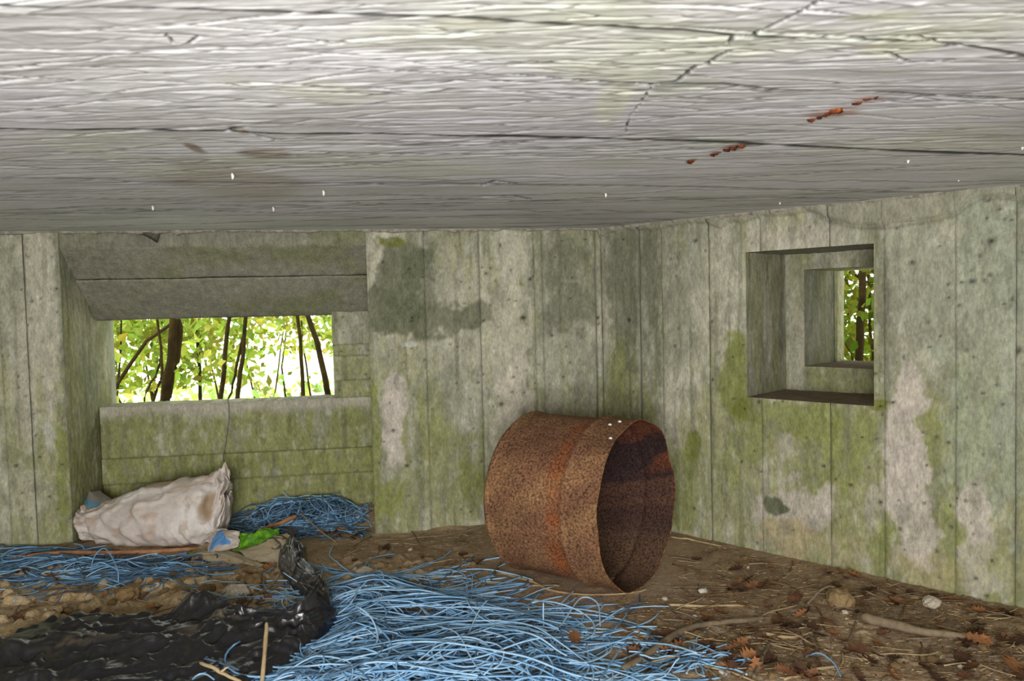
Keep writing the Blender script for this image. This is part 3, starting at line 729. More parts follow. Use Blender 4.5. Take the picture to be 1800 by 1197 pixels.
# tied ear that stands up at the top of the mouth end
ear = np.exp(-(((TT - .93) / .035) ** 2)) * sm(.80, 1.0, si)
Zs = Zs + .030 * ear; Ys = Ys * (1 - .8 * ear) + YS * .8 * ear
Zs = np.maximum(Zs, -.004)
c = mix(lin(222, 214, 208), lin(206, 194, 186), sm(.35, .65, fbm(TT * 4, AA * 1.2, 4, 810)))
c = mix(c, lin(160, 134, 104), .75 * sm(.2, .9, si) * sm(.42, .62, fbm(TT * 6, AA * 2, 4, 813)) * sm(.75, .5, TT))
c = mix(c, lin(146, 116, 74), .8 * sm(1.1, .5, np.hypot((TT - .80) / .06, (((AA + np.pi) % (2 * np.pi) - np.pi) - .12) / .35)))
c = mix(c, lin(176, 146, 120), .5 * sm(.55, .7, fbm(TT * 14, AA * 4, 4, 815)))
def clear_of_cheek(Q):          # the sack rests against the recess cheek, it does not enter it
    u_ = (Q - P0) @ TB; d_ = (Q - P0) @ NB
    return Q + TB * np.where((d_ > -.015) & (u_ < uL + .012), uL + .012 - u_, 0)[..., None]
SACK_W = clear_of_cheek(np.stack([Xs, Ys, Zs], -1))
Ps = SACK_W - np.array(sack.location)
grid_obj('body', Ps, c, M_sack, wrap=True, flip=True, parent=sack)
# the gathered blue-printed end that leans on the cheek behind
nb, mb = 26, 30
Sg, Tg = np.meshgrid(np.linspace(0, 1, nb), np.linspace(0, 1, mb), indexing='ij')
tl = at_y(159, 860, YS + .05); tr = at_y(172, 863, YS + .07); bl_ = at_y(142, 897, YS - .02); br_ = at_y(212, 893, YS + .03)
q = ((1 - Sg)[..., None] * ((1 - Tg)[..., None] * tl + Tg[..., None] * tr) + Sg[..., None] * ((1 - Tg)[..., None] * bl_ + Tg[..., None] * br_))
bulge = np.sin(Tg * np.pi) * .03 + .02 * (fbm(Tg * 8, Sg * 2, 3, 820) - .5)
q = q - np.array([0, 1, 0]) * bulge[..., None]
q = clear_of_cheek(q)
back = q + np.array([0, .012, 0])
cc = mix(lin(128, 122, 114), lin(92, 128, 150), sm(.42, .55, Sg + .3 * (.4 - Tg))); cc = mix(cc, lin(196, 188, 178), sm(.88, .96, Sg))
grid_obj('printed_end', np.concatenate([q, back[::-1], q[:1]], 0) - np.array(sack.location), np.concatenate([cc, cc[::-1], cc[:1]], 0), M_sack, parent=sack, label='dusty end of the sack with faded blue print')
tie_p = at_y(398, 830, YS)
# grey cord hanging from the sill down to the sack
M_cord = noise_material('cord_grey', lin(112, 116, 112), lin(150, 152, 146), 80)
sill_p = at_plane(400, 706, PB - NB * .01, NB)
cp = [at_plane(398, 690, PB + NB * .08, NB) * [1, 1, 0] + EZ * (ZS + .006), sill_p * [1, 1, 0] + EZ * (ZS + .004), at_plane(402, 735, PB - NB * .015, NB), at_plane(397, 775, PB - NB * .03, NB), at_plane(394, 800, PB - NB * .05, NB), at_y(396, 826, YS + .02)]
tube_obj('cord', smooth_path(cp, 40, .006, 3), .0028, M_cord, 6, label='thin grey cord hanging over the sill down to the white sack', cat='cord')

# ------------------------------------------------------------------ torn printed bag spread in front of the sack
tb = at_z(440, 965, 0)
bag = empty('torn_feed_bag', (tb[0], tb[1], 0), label='torn crumpled feed bag with blue, green and beige print beside the white sack', cat='bag')
def sheet(name, quad, colour, seed, bump=.02, n=40, m=50, lift=.0, dome=.03, label=None):
    S, T = np.meshgrid(np.linspace(0, 1, n), np.linspace(0, 1, m), indexing='ij')
    g = [np.array(p) for p in quad]
    q = (1 - S)[..., None] * ((1 - T)[..., None] * g[0] + T[..., None] * g[1]) + S[..., None] * ((1 - T)[..., None] * g[3] + T[..., None] * g[2])
    q[..., 0] += .03 * (fbm(S * 4, T * 4, 3, seed + 1) - .5); q[..., 1] += .03 * (fbm(S * 4, T * 4, 3, seed + 2) - .5)
    hh = lift + dome * np.sin(np.pi * T) * np.sin(np.pi * np.clip(S, 0, 1)) + bump * (fbm(S * 4, T * 5, 4, seed) - .3) * 1.6
    q[..., 2] += np.maximum(hh, .004)
    bk = q - np.array([0, 0, .003])
    c = colour(S, T)
    return grid_obj(name, np.concatenate([q, bk[::-1], q[:1]], 0) - np.array(bag.location), np.concatenate([c, c[::-1], c[:1]], 0), M_flap, parent=bag, label=label), q
fz = lambda px, py, z=0.0: at_z(px, py, z)
def c_white(S, T):
    c = mix(lin(206, 196, 188), lin(186, 170, 156), fbm(S * 5, T * 5, 3, 830))
    # printed blue triangle
    tri = sm(.02, .0, np.abs(T - .36) - .34 * np.clip((S - .12) / .68, 0, 1)) * sm(.1, .14, S) * sm(.86, .82, S)
    return mix(c, lin(98, 148, 204) * (.85 + .3 * fbm(S * 12, T * 12, 2, 3))[..., None], tri)
def c_green(S, T): return mix(lin(112, 178, 28), lin(84, 134, 34), sm(.3, .7, fbm(S * 5, T * 7, 3, 835)))
def c_beige(S, T):
    c = mix(lin(190, 176, 150), lin(160, 142, 112), fbm(S * 4, T * 5, 4, 838)); return mix(c, lin(104, 130, 50), sm(.24, .14, S + .2 * (T - .3)) * sm(.75, .55, T))
sheet('white_flap', [fz(372, 928, .07), fz(420, 936, .075), fz(420, 962, .03), fz(366, 978, .01)], c_white, 840, .012, dome=.02, label='white flap printed with a blue triangle')
sheet('green_film', [fz(418, 943, .05), fz(492, 935, .055), fz(488, 948, .045), fz(420, 966, .02)], c_green, 846, .03, dome=.02, label='bright green crumpled film')
panel_b, qb = sheet('beige_panel', [fz(402, 968, .012), fz(505, 938, .05), fz(520, 958, .03), fz(492, 1000, .004)], c_beige, 852, .018, 50, 60, dome=.025, label='beige printed panel of the torn bag')
sheet('beige_panel', [fz(330, 972, .006), fz(405, 966, .012), fz(486, 1002, .004), fz(335, 984, .0)], c_beige, 858, .012, 40, 50, dome=.012)
# what is left of the black lettering on the beige panel
M_ink = noise_material('black_print', lin(84, 78, 66), lin(104, 96, 80), 60)
def on_sheet(path, wdt, nm):
    pts = []
    for s, t in path:
        i = s * (qb.shape[0] - 1); j = t * (qb.shape[1] - 1)
        pts.append(qb[int(round(i)), int(round(j))])
    pa = smooth_path(pts, 26); ii = []
    for p in pa:
        d = ((qb[..., :2] - p[:2]) ** 2).sum(-1); a = np.unravel_index(np.argmin(d), d.shape); ii.append(qb[a])
    pa[:, 2] = np.array(ii)[:, 2] + .0015
    tg = np.gradient(pa, axis=0); sd = np.cross(tg, EZ); sd /= np.linalg.norm(sd, axis=1, keepdims=True) + 1e-9
    g = np.stack([pa - sd * wdt, pa, pa + sd * wdt], 0); g[[0, 2], :, 2] += .001
    grid_obj(nm, g - np.array(bag.location), None, M_ink, parent=panel_b, label='worn black printed lettering')
on_sheet([(.62, .28), (.74, .40), (.66, .55), (.42, .56), (.26, .50)], .006, 'lettering')
on_sheet([(.22, .48), (.10, .64), (.22, .84), (.40, .86), (.46, .74), (.42, .60)], .006, 'lettering')
on_sheet([(.40, .86), (.62, .84), (.78, .78)], .005, 'lettering')

# ------------------------------------------------------------------ black plastic bag
M_black = bpy.data.materials.new('black_film'); M_black.use_nodes = True
nt = M_black.node_tree; b = nt.nodes['Principled BSDF']
at = N(nt, 'ShaderNodeAttribute', attribute_name='Col'); tc = N(nt, 'ShaderNodeTexCoord')
nt.links.new(at.outputs['Color'], b.inputs['Base Color'])
sep = N(nt, 'ShaderNodeSeparateColor'); nt.links.new(at.outputs['Color'], sep.inputs[0])
mr = N(nt, 'ShaderNodeMapRange'); mr.inputs['From Min'].default_value = .012; mr.inputs['From Max'].default_value = .12; mr.inputs['To Min'].default_value = .30; mr.inputs['To Max'].default_value = .9
nt.links.new(sep.outputs[0], mr.inputs['Value']); nt.links.new(mr.outputs['Result'], b.inputs['Roughness'])
b.inputs['Specular IOR Level'].default_value = 1.0
n1 = N(nt, 'ShaderNodeTexNoise', Scale=14.0, Detail=4.0, Distortion=2.0); nt.links.new(tc.outputs['Object'], n1.inputs['Vector'])
bp = N(nt, 'ShaderNodeBump', Strength=.35, Distance=.010); nt.links.new(n1.outputs['Fac'], bp.inputs['Height']); nt.links.new(bp.outputs['Normal'], b.inputs['Normal'])
bb = at_z(300, 1150, 0)
bin_bag = empty('black_bag', (bb[0], bb[1], 0), label='torn black plastic bag crumpled on the soil, dusted with dirt', cat='bag')
def ridged(x, y, seed, o=4):
    s = 0; a = 1; t = 0
    for k in range(o):
        s = s + a * (1 - np.abs(2 * vn(x * 2 ** k, y * 2 ** k, seed + k) - 1)); t += a; a *= .5
    return s / t
def film(name, edge_a, edge_b, n, m, height, wr, seed, dirt, lbl=None, peaks=()):
    ea = smooth_path([fz(*p) for p in edge_a], m); eb = smooth_path([fz(*p) for p in edge_b], m)
    S, T = np.meshgrid(np.linspace(0, 1, n), np.linspace(0, 1, m), indexing='ij')
    q = (1 - S)[..., None] * ea[None] + S[..., None] * eb[None]
    ragged = .02 * (fbm(T * 30, S * 0, 3, seed + 8) - .5)
    q[..., 1] += ragged * (1 - S) - ragged * S
    env = np.clip(np.sin(np.pi * S), 0, 1) ** .45 * np.clip(np.sin(np.pi * np.clip(T, 0, 1)) * 3, 0, 1) ** .5
    wx = fbm(T * 3, S * 3, 3, seed + 3) * 1.5
    wrk = ridged(T * 3.2 + wx, S * 5 + wx * 1.3 - T * 1.5, seed, 2)
    wr2 = ridged(T * 9 + wx * 2, S * 16 - T * 3 + wx * 2, seed + 20, 1)
    h = height * env * (.65 + .7 * fbm(T * 3, S * 2.5, 1, seed + 6)) + env * wr * .75 * (wrk - .5) + env * wr * .30 * (wr2 - .5)
    r_ = np.random.default_rng(seed)
    for k in range(int(n * m / 450)):
        cs, ct, th = r_.uniform(0, 1), r_.uniform(0, 1), r_.normal(0, .5)
        la, wf = r_.uniform(.08, .35), r_.uniform(.008, .026)
        a_ = (T - ct) * math.cos(th) * 1.8 + (S - cs) * math.sin(th); d_ = -(T - ct) * math.sin(th) * 1.6 + (S - cs) * math.cos(th) + .02 * (fbm(T * 12, S * 4, 2, k) - .5)
        h += env * wr * r_.uniform(.08, .30) * sm(la, la * .3, np.abs(a_)) * np.where(d_ > 0, np.exp(-d_ / wf), np.exp(d_ / (wf * 2.5))) * r_.choice([1, 1, -.6])
    for (ps, pt, rs, rt, a) in peaks:
        h += a * np.exp(-(((S - ps) / rs) ** 2 + ((T - pt) / rt) ** 2))
    q[..., 2] = floor_z(q[..., 0], q[..., 1]) * .6 + np.maximum(h, -.004) + .003
    q[..., 1] += env * .02 * (wrk - .5)
    edge_dn = np.minimum(S, 1 - S) < .02
    q[..., 2] = np.where(edge_dn, np.minimum(q[..., 2], .006), q[..., 2])
    blk = np.broadcast_to(np.array([.006, .006, .009]), q.shape)
    dm = sm(.66, .80, .55 * fbm(T * 14, S * 9, 4, seed + 11) + .40 * (1 - wrk) + .10 * dirt(S, T)) * .7 * sm(.3, .5, fbm(T * 60, S * 40, 2, seed + 13))
    dm = np.maximum(dm, dirt(S, T) * sm(.40, .55, fbm(T * 40, S * 30, 3, seed + 14)))
    c = mix(blk, lin(150, 130, 98) * (.6 + .5 * fbm(T * 50, S * 50, 2, 4))[..., None], np.clip(dm, 0, 1) * .4)
    c = mix(c, lin(86, 78, 66), .05 * sm(.4, .7, fbm(T * 12, S * 10, 3, seed + 17)))
    return grid_obj(name, q - np.array(bin_bag.location), c, M_black, flip=True, parent=bin_bag, label=lbl)
film('body', [(-80, 1170), (0, 1134), (60, 1110), (150, 1097), (250, 1098), (300, 1096), (345, 1095), (400, 1108), (480, 1118), (540, 1112), (590, 1096)],
     [(-120, 1360), (40, 1340), (180, 1320), (300, 1285), (400, 1235), (470, 1196), (510, 1172), (540, 1152), (560, 1138), (578, 1122), (600, 1100)], 150, 330, .060, .055, 900,
     lambda S, T: .9 * sm(.05, .015, np.abs(S - .42 - .25 * (T - .2) - .1 * (fbm(T * 5, S, 3, 3) - .5))) * sm(.15, .25, T) * sm(.62, .5, T) + .8 * sm(.05, .02, np.abs(S - .16)) * sm(.3, .36, T) * sm(.62, .55, T),
     peaks=((.12, .55, .10, .035, .05), (.22, .50, .10, .05, .03), (.3, .9, .3, .05, .03)))
film('neck', [(592, 1102), (588, 1080), (583, 1062), (560, 1040), (541, 1010), (540, 985), (520, 975)], [(520, 1115), (528, 1096), (545, 1070), (520, 1050), (497, 1020), (488, 1000), (498, 975)], 60, 120, .070, .04, 930,
     lambda S, T: .06 * sm(.6, .8, fbm(S * 6, T * 9, 3, 6)), lbl='twisted neck of the black bag')

# ------------------------------------------------------------------ blue baler twine
M_tw = []
for k, (a, b2) in enumerate(((lin(142, 188, 224), lin(178, 212, 240)), (lin(110, 160, 206), lin(146, 192, 228)), (lin(70, 98, 126), lin(98, 130, 158)))):
    M_tw.append(noise_material('twine_%d' % k, a, b2, 25, .55, .2, .4))
def twine_heap(n, poly, hmax, seed, ln=(.45, 1.15), heading=None, r=.0026, spread=.5, pts=44, dirty=False, loops=.2, flat=1.0):
    rr = np.random.default_rng(seed)
    pw = np.array([at_z(x, y, 0)[:2] for x, y in poly])
    from_tri = []
    cen = pw.mean(0)
    def inside(p):
        c = False; j = len(pw) - 1
        for i in range(len(pw)):
            if ((pw[i, 1] > p[1]) != (pw[j, 1] > p[1])) and p[0] < (pw[j, 0] - pw[i, 0]) * (p[1] - pw[i, 1]) / (pw[j, 1] - pw[i, 1]) + pw[i, 0]: c = not c
            j = i
        return c
    lo, hi = pw.min(0), pw.max(0)
    def hprof(x, y):   # heap profile: high in the middle, with lumps
        d = np.full(np.shape(x), 9.0)
        for a, b2 in zip(pw, np.roll(pw, -1, 0)):
            ab = b2 - a; t = np.clip(((x - a[0]) * ab[0] + (y - a[1]) * ab[1]) / (ab @ ab), 0, 1)
            d = np.minimum(d, np.hypot(x - a[0] - t * ab[0], y - a[1] - t * ab[1]))
        ins = np.array([inside(p) for p in np.stack([x, y], -1)]) if np.ndim(x) == 1 else inside((x, y))
        return np.where(ins, sm(0, .16, d), 0) * (.35 + 1.1 * vn(x * 5, y * 5, seed % 20))
    paths = []
    while len(paths) < n:
        p = rr.uniform(lo, hi)
        if not inside(p) or (vn(p[0] * 7, p[1] * 7, seed % 31) < .42 and rr.random() < .8): continue
        L = rr.uniform(*ln); hd = heading(p, rr) if heading else rr.uniform(0, 2 * np.pi)
        kap = rr.normal(0, 2.0); dk = np.cumsum(rr.normal(0, 1, pts)) * 1.1
        if rr.random() < loops: kap = rr.choice([-1, 1]) * rr.uniform(7, 16)
        ds = L / (pts - 1)
        ang = hd + np.cumsum((kap + dk - dk.mean()) * ds)
        ang = ang - (ang[pts // 2] - hd)
        x = np.cumsum(np.cos(ang)) * ds; y = np.cumsum(np.sin(ang)) * ds
        x += p[0] - x[pts // 2]; y += p[1] - y[pts // 2]
        lay = rr.random() ** .8
        z = floor_z(x, y) + .003 + hmax * lay * hprof(x, y)
        tt = np.linspace(0, 1, pts)
        z = z + flat * .012 * np.abs(np.sin(tt * np.pi * rr.uniform(1, 3) + rr.uniform(0, 3))) * rr.random()
        if rr.random() < .06: z = z + rr.uniform(.02, .06) * sm(.7, 1, tt)
        z = np.maximum(np.convolve(np.pad(z, 3, 'edge'), np.ones(7) / 7, 'valid'), floor_z(x, y) + .002)
        w3 = np.stack([x, y, z], -1)
        if ((w3 - P0) @ NR).max() > -.02: continue
        db, du = (w3 - P0) @ NB, (w3 - P0) @ TB
        if (db > D1 - .02).any() or ((db > -.02) & ((du < uL + .02) | (du > uR - .02))).any() or x.min() < XL + .05: continue
        sx = (x > SACK_W[..., 0].min() - .01) & (x < SACK_W[..., 0].max() + .01)
        kx = np.clip(np.interp(x, SACK_W[..., 0].mean(1), np.arange(len(SACK_W))).astype(int), 0, len(SACK_W) - 1)
        if (sx & (y > SACK_W[kx, :, 1].min(1) - .006) & (y < SACK_W[kx, :, 1].max(1) + .006) & (z < SACK_W[kx, :, 2].max(1))).any(): continue
        rel = w3 - DR['c']; sa = rel @ ax; ra = np.linalg.norm(rel - sa[:, None] * ax, axis=1)
        if ((sa > -.01) & (sa < DR['L'] + .01) & (ra < DR['R'] + .012)).any(): continue
        paths.append(w3)
    P = np.array(paths); R = r * rr.uniform(.75, 1.25, (n, 1)) * np.ones((1, pts))
    V, Q = tubes(P, R, 4)
    me = mesh_arrays('blue_twine', V, Q, None, True, None)
    for m_ in M_tw: me.materials.append(m_)
    mi = rr.choice(3, n, p=[.12, .28, .60] if dirty else [.48, .38, .14]); per = len(Q) // n
    me.polygons.foreach_set('material_index', np.repeat(mi, per).astype(np.int32))
    return me
hdA = lambda p, rr: rr.normal(.12 if p[0] < .05 else .32, .5) + (np.pi if rr.random() < .5 else 0)
me = twine_heap(360, [(572, 1048), (610, 1024), (690, 1016), (760, 1036), (850, 1062), (930, 1080), (1000, 1088), (1010, 1120), (1030, 1165), (1050, 1230), (900, 1260), (600, 1260), (420, 1215), (480, 1165), (560, 1125)], .06, 11, heading=hdA)
link(bpy.data.objects.new('blue_twine_heap', me), label='large tangled heap of bright blue baler twine in front of the drum', cat='twine', kind='stuff')
me = twine_heap(120, [(-60, 945), (60, 962), (190, 990), (300, 986), (370, 966), (388, 978), (320, 1008), (220, 1030), (120, 1035), (60, 1010), (-60, 985)], .035, 13, heading=lambda p, rr: rr.normal(0.05, .3), dirty=True, ln=(.3, .8))
link(bpy.data.objects.new('blue_twine_heap', me), label='loose run of dull blue twine along the soil before the white sack', cat='twine', kind='stuff')
me = twine_heap(190, [(405, 935), (408, 888), (470, 890), (560, 893), (640, 900), (655, 912), (600, 930), (520, 936)], .07, 17, dirty=True, ln=(.2, .55), r=.0026, loops=.4)
link(bpy.data.objects.new('blue_twine_heap', me), label='dirty blue twine piled inside the recess below the wide opening', cat='twine', kind='stuff')
me = twine_heap(26, [(1130, 1185), (1150, 1150), (1240, 1140), (1275, 1165), (1270, 1210), (1140, 1215)], .02, 19, ln=(.12, .3), loops=.3, heading=lambda p, rr: rr.normal(.4, .4))
link(bpy.data.objects.new('blue_twine_heap', me), label='small wisp of blue twine beside the thick grey branch', cat='twine', kind='stuff')
def strand(pts, m, label, mat=0, r=.0023, group=None):
    P = smooth_path([at_z(x, y, 0) * [1, 1, 0] + EZ * (h + 0) if False else at_z(x, y, h) for x, y, h in pts], m)
    tube_obj('twine_strand', P, r, M_tw[mat], 6, label=label, cat='twine', **({'group': group} if group else {}))
strand([(208, 1028, .01), (206, 1000, .05), (186, 965, .075), (168, 975, .06), (162, 1000, .03), (185, 1012, .012), (240, 1008, .01)], 50, 'single loop of blue twine standing up near the white sack', 1)
strand([(1055, 1100, .01), (1050, 1060, .035), (1020, 1052, .04), (985, 1100, .02), (960, 1110, .03)], 40, 'arched blue twine strand rising from the edge of the large heap', 0)
strand([(1058, 1108, .004), (1075, 1140, .02), (1040, 1162, .03), (1000, 1165, .05)], 40, 'blue twine strand curling round the end of the large heap', 0)
strand([(956, 1110, .02), (955, 1085, .05), (955, 1058, .09)], 16, 'blue twine end sticking straight up out of the large heap', 0)
strand([(330, 1205, .0), (345, 1188, .06), (362, 1185, .06), (385, 1200, .02), (420, 1215, 0)], 30, 'pale blue twine loop arching over the black bag', 0)
strand([(420, 1105, .008), (445, 1085, .016), (470, 1070, .02), (490, 1062, .012)], 20, 'short blue twine strand by the neck of the black bag', 0)
strand([(450, 1095, .008), (462, 1078, .02), (480, 1066, .02), (500, 1068, .008)], 20, 'short blue twine strand in the hollow of the black bag', 0)
strand([(1105, 1110, .004), (1103, 1085, .006), (1122, 1065, .006), (1125, 1045, .004)], 24, 'dull blue twine strand on bare soil before the drum opening', 2)
strand([(1415, 1155, .004), (1440, 1148, .012), (1465, 1165, .01), (1478, 1190, .004)], 24, 'thin blue twine strand among the dead leaves by the branches', 1)
strand([(0, 1060, .004), (110, 1045, .008), (190, 1060, .006), (280, 1048, .004)], 40, 'long dull blue twine strand above the black bag', 2)

# ------------------------------------------------------------------ sticks, stems and branches that stand out
M_twigs = [noise_material('twig_brown', lin(96, 72, 50), lin(142, 112, 80), 30, .9, .5, .2, objrand=.25),
           noise_material('twig_pale', lin(158, 134, 100), lin(196, 174, 136), 30, .9, .4, .2, objrand=.2),
           noise_material('twig_grey', lin(106, 92, 74), lin(150, 132, 108), 30, .9, .5, .2, objrand=.2),
           noise_material('twig_rust', lin(142, 96, 66), lin(180, 132, 96), 30, .9, .4, .2, objrand=.2)]
def stick(pts, r0, r1, mat, name, label, jit=.006, sides=8, cat='stick', fork=None):
    P = []
    for q in pts:
        px, py = q[:2]; h = q[2] if len(q) > 2 else 0
        p = at_z(px, py, h); 
        if h < .02: p[2] = floor_z(p[0], p[1]) + h + max(r0, r1) * .7
        P.append(p)
    m = 24
    pa = smooth_path(P, m, jit, int(abs(pts[0][0])) % 40)
    o = tube_obj(name, pa, np.linspace(r0, r1, m) * (1 + .25 * (vn(np.linspace(0, 9, m), np.zeros(m), 4) - .5)), M_twigs[mat], sides, label=label, cat=cat)
    if fork:
        fp = smooth_path([pa[int(fork[0] * (m - 1))], at_z(*fork[1])], 8, jit * .5, 3)
        tube_obj('side_shoot', fp, np.linspace(r1, r1 * .6, 8), M_twigs[mat], 6, parent=o)
stick([(1095, 1185), (1150, 1150), (1200, 1118), (1250, 1102), (1310, 1095), (1345, 1090)], .013, .007, 2, 'branch', 'thick curved grey branch lying on the soil beyond the blue heap', .008)
stick([(1515, 1092, .01), (1580, 1108, .012), (1640, 1122, .01), (1710, 1132)], .017, .008, 2, 'branch', 'thick brown branch lying among dead leaves near the angled wall', .012)
stick([(48, 990, .004), (120, 986, .006), (220, 978, .006), (345, 968, .006)], .011, .008, 3, 'stick', 'long orange-brown stick on the soil along the white sack')
stick([(455, 932, .06), (490, 920, .06), (521, 907, .07)], .008, .010, 3, 'stick', 'reddish stick poking up out of the twine in the recess')
stick([(527, 902, .06), (560, 930, .03), (590, 952, .004)], .003, .002, 1, 'straw', 'pale straw leaning on the twine in the recess', cat='straw')
stick([(410, 1100), (440, 1065, .01), (470, 1035, .02), (494, 1005, .04)], .006, .006, 2, 'stick', 'greenish grey stick leaning against the neck of the black bag')
stick([(469, 1094, .13), (466, 1140, .08), (459, 1215, .0)], .0055, .006, 1, 'cut_cane', 'short pale cane standing upright beside the black bag', .002)
stick([(352, 1163, .08), (378, 1176, .075), (395, 1185, .06), (425, 1200, .04)], .005, .004, 1, 'forked_twig', 'pale forked twig lying across the black bag', .006, fork=(.55, (402, 1172, .075)))
stick([(748, 1024), (800, 1018), (870, 1026), (950, 1030), (985, 1032)], .004, .003, 1, 'stem', 'long pale plant stem lying just in front of the drum', .01)
stick([(870, 1003), (930, 1022), (965, 1038), (1020, 1046), (1110, 1043), (1136, 1040)], .005, .003, 1, 'stem', 'long bent plant stem passing under the open end of the drum', .01)
stick([(1176, 1067), (1240, 1068), (1312, 1065)], .005, .004, 1, 'cane', 'straight pale cane on the soil by the open end of the drum', .003)
stick([(660, 945), (740, 942), (800, 935), (850, 928)], .005, .003, 2, 'stem', 'weathered grey stem along the foot of the back wall', .01)
stick([(1325, 1195), (1340, 1165), (1355, 1130)], .007, .005, 2, 'stick', 'short grey stick pointing toward the angled wall', .006)
stick([(1380, 1197), (1430, 1184), (1500, 1165), (1540, 1158)], .004, .003, 1, 'stem', 'pale bent stem lying beside the thin blue strand', .012)
stick([(1300, 1128), (1340, 1118), (1400, 1122), (1434, 1115)], .007, .004, 1, 'bark_strip', 'split pale bark strip beyond the thick curved branch', .008)
stick([(1420, 1062, .01), (1440, 1040, .035), (1462, 1030, .05), (1495, 1058, .01)], .004, .003, 2, 'root', 'thin root arching over the round tan stone', .004)
stick([(1660, 1050), (1720, 1065), (1800, 1092)], .006, .005, 0, 'stick', 'dark brown stick along the foot of the angled wall', .006)
stick([(1180, 945), (1220, 950), (1270, 962)], .004, .003, 1, 'stem', 'pale stem at the wall foot behind the drum', .006)
stick([(230, 985, .004), (300, 1000), (415, 990), (460, 976)], .004, .003, 1, 'stem', 'pale stem under the edge of the torn bag', .006)
stick([(880, 990), (868, 1010), (862, 1025)], .006, .004, 0, 'stick', 'short dark stick beside the closed end of the drum', .004)

# ------------------------------------------------------------------ stones
def stone_mesh(seed, sub=3, flat=.7):
    bm = bmesh.new(); bmesh.ops.create_icosphere(bm, subdivisions=sub, radius=1)
    for v in bm.verts:
        n = v.co.normalized()
        d = .55 + .95 * fbm(np.array(n.x * 1.8 + seed), np.array(n.y * 1.8 + n.z * 1.5), 4, seed % 30)
        v.co = n * float(d); v.co.z *= flat; v.co.x *= 1.15
    me = bpy.data.meshes.new('stone'); bm.to_mesh(me); bm.free()
    for p in me.polygons: p.use_smooth = False
    return me
M_st = [noise_material('stone_pale', lin(176, 162, 140), lin(208, 198, 182), 6, .9, .4, .2, objrand=.12), noise_material('stone_tan', lin(126, 104, 72), lin(158, 134, 98), 6, .9, .4, .2, objrand=.15),
        noise_material('clod', lin(112, 90, 62), lin(146, 122, 88), 9, 1, .8, .05, objrand=.18), noise_material('stone_white', lin(196, 190, 176), lin(232, 228, 218), 6, .8, .3, .3)]
def put_stone(px, py, rad, mat, seed, label, flat=.7):
    me = stone_mesh(seed, 3, flat); me.materials.append(M_st[mat])
    p = at_z(px, py, 0); o = bpy.data.objects.new('stone', me)
    o.location = (p[0], p[1], float(floor_z(p[0], p[1])) + rad * flat * .45); o.scale = (rad, rad, rad); o.rotation_euler = (0, 0, seed)
    link(o, label=label, cat='stone')
put_stone(640, 1010, .028, 0, 3, 'pale chipped stone on the soil above the large twine heap')
put_stone(1476, 1062, .040, 1, 8, 'round tan stone half buried among twigs near the angled wall', .85)
put_stone(1638, 1066, .024, 0, 14, 'small white stone at the foot of the angled wall')
put_stone(418, 1050, .040, 0, 21, 'flat pale stone between the torn bag and the black bag', .55)
put_stone(448, 1032, .032, 2, 27, 'tan earth clod beside the leaning stick')
put_stone(225, 1062, .032, 2, 33, 'large earth clod on the soil behind the black bag', .7)
put_stone(362, 1044, .026, 2, 35, 'rounded earth clod beside the flat pale stone')
put_stone(528, 1192, .03, 2, 41, 'brown earth clod between black bag and large twine heap')
put_stone(1236, 1040, .014, 3, 45, 'tiny white pebble on bare soil by the drum opening', .5)

# ------------------------------------------------------------------ scattered litter: individuals sharing mesh data
def link_copy(o, **kw): return link(o, **kw)
def zone(p):
    if (p - P0) @ NB > -.02: return 'inside the recess under the wide opening'
    if (p - P0) @ NR > -.42: return 'along the foot of the angled wall'
    if p[0] < -.45: return 'between the black bag and the white sack'
    if p[1] > 2.62 and p[0] < .45: return 'between the twine heap and the back wall'
    return 'on the open floor before the angled wall' if p[1] < 2.35 else 'beside the open end of the drum'
stone_variants = []
for k in range(5):
    me = stone_mesh(60 + k * 3, 2, .72)
    me.materials.append(M_st[2]); stone_variants.append(me)
    me2 = me.copy(); me2.materials[0] = M_st[0]; stone_variants.append(me2)
rr = np.random.default_rng(5)
BLOCKED = [(850, 1200, 720, 1045), (0, 590, 1090, 1300), (130, 420, 820, 970), (570, 1080, 1040, 1300), (490, 590, 970, 1120)]
def spot(x0, x1, y0, y1):
    while True:
        px, py = rr.uniform(x0, x1), rr.uniform(y0, y1)
        if any(a < px < b and c < py < d for a, b, c, d in BLOCKED): continue
        p = at_z(px, py, 0)
        if (p - P0) @ NB > -.05 and not (uL + .05 < (p - P0) @ TB < uR - .05): continue
        if (p - P0) @ NB > D1 - .05 or (p - P0) @ NR > -.05: continue
        return p
for k in range(120):
    p = spot(0, 520, 990, 1095) if k < 70 else (spot(580, 1100, 940, 1040) if k < 85 else spot(1100, 1800, 950, 1197))
    clod = rr.random() < .75
    o = bpy.data.objects.new('earth_clod' if clod else 'pebble', stone_variants[2 * rr.integers(5) + (0 if clod else 1)])
    s = rr.uniform(.006, .017) if clod else rr.uniform(.005, .011)
    o.location = (p[0], p[1], float(floor_z(p[0], p[1])) + s * .3); o.scale = (s, s * rr.uniform(.7, 1), s); o.rotation_euler = (rr.uniform(-.4, .4), rr.uniform(-.4, .4), rr.uniform(0, 6))
    if clod: link(o, label='small crumb of brown earth ' + zone(p), cat='clod', group='earth clods ' + zone(p))
    else: link(o, label='small pale pebble on the soil ' + zone(p), cat='pebble', group='pebbles ' + zone(p))
tw_v = []
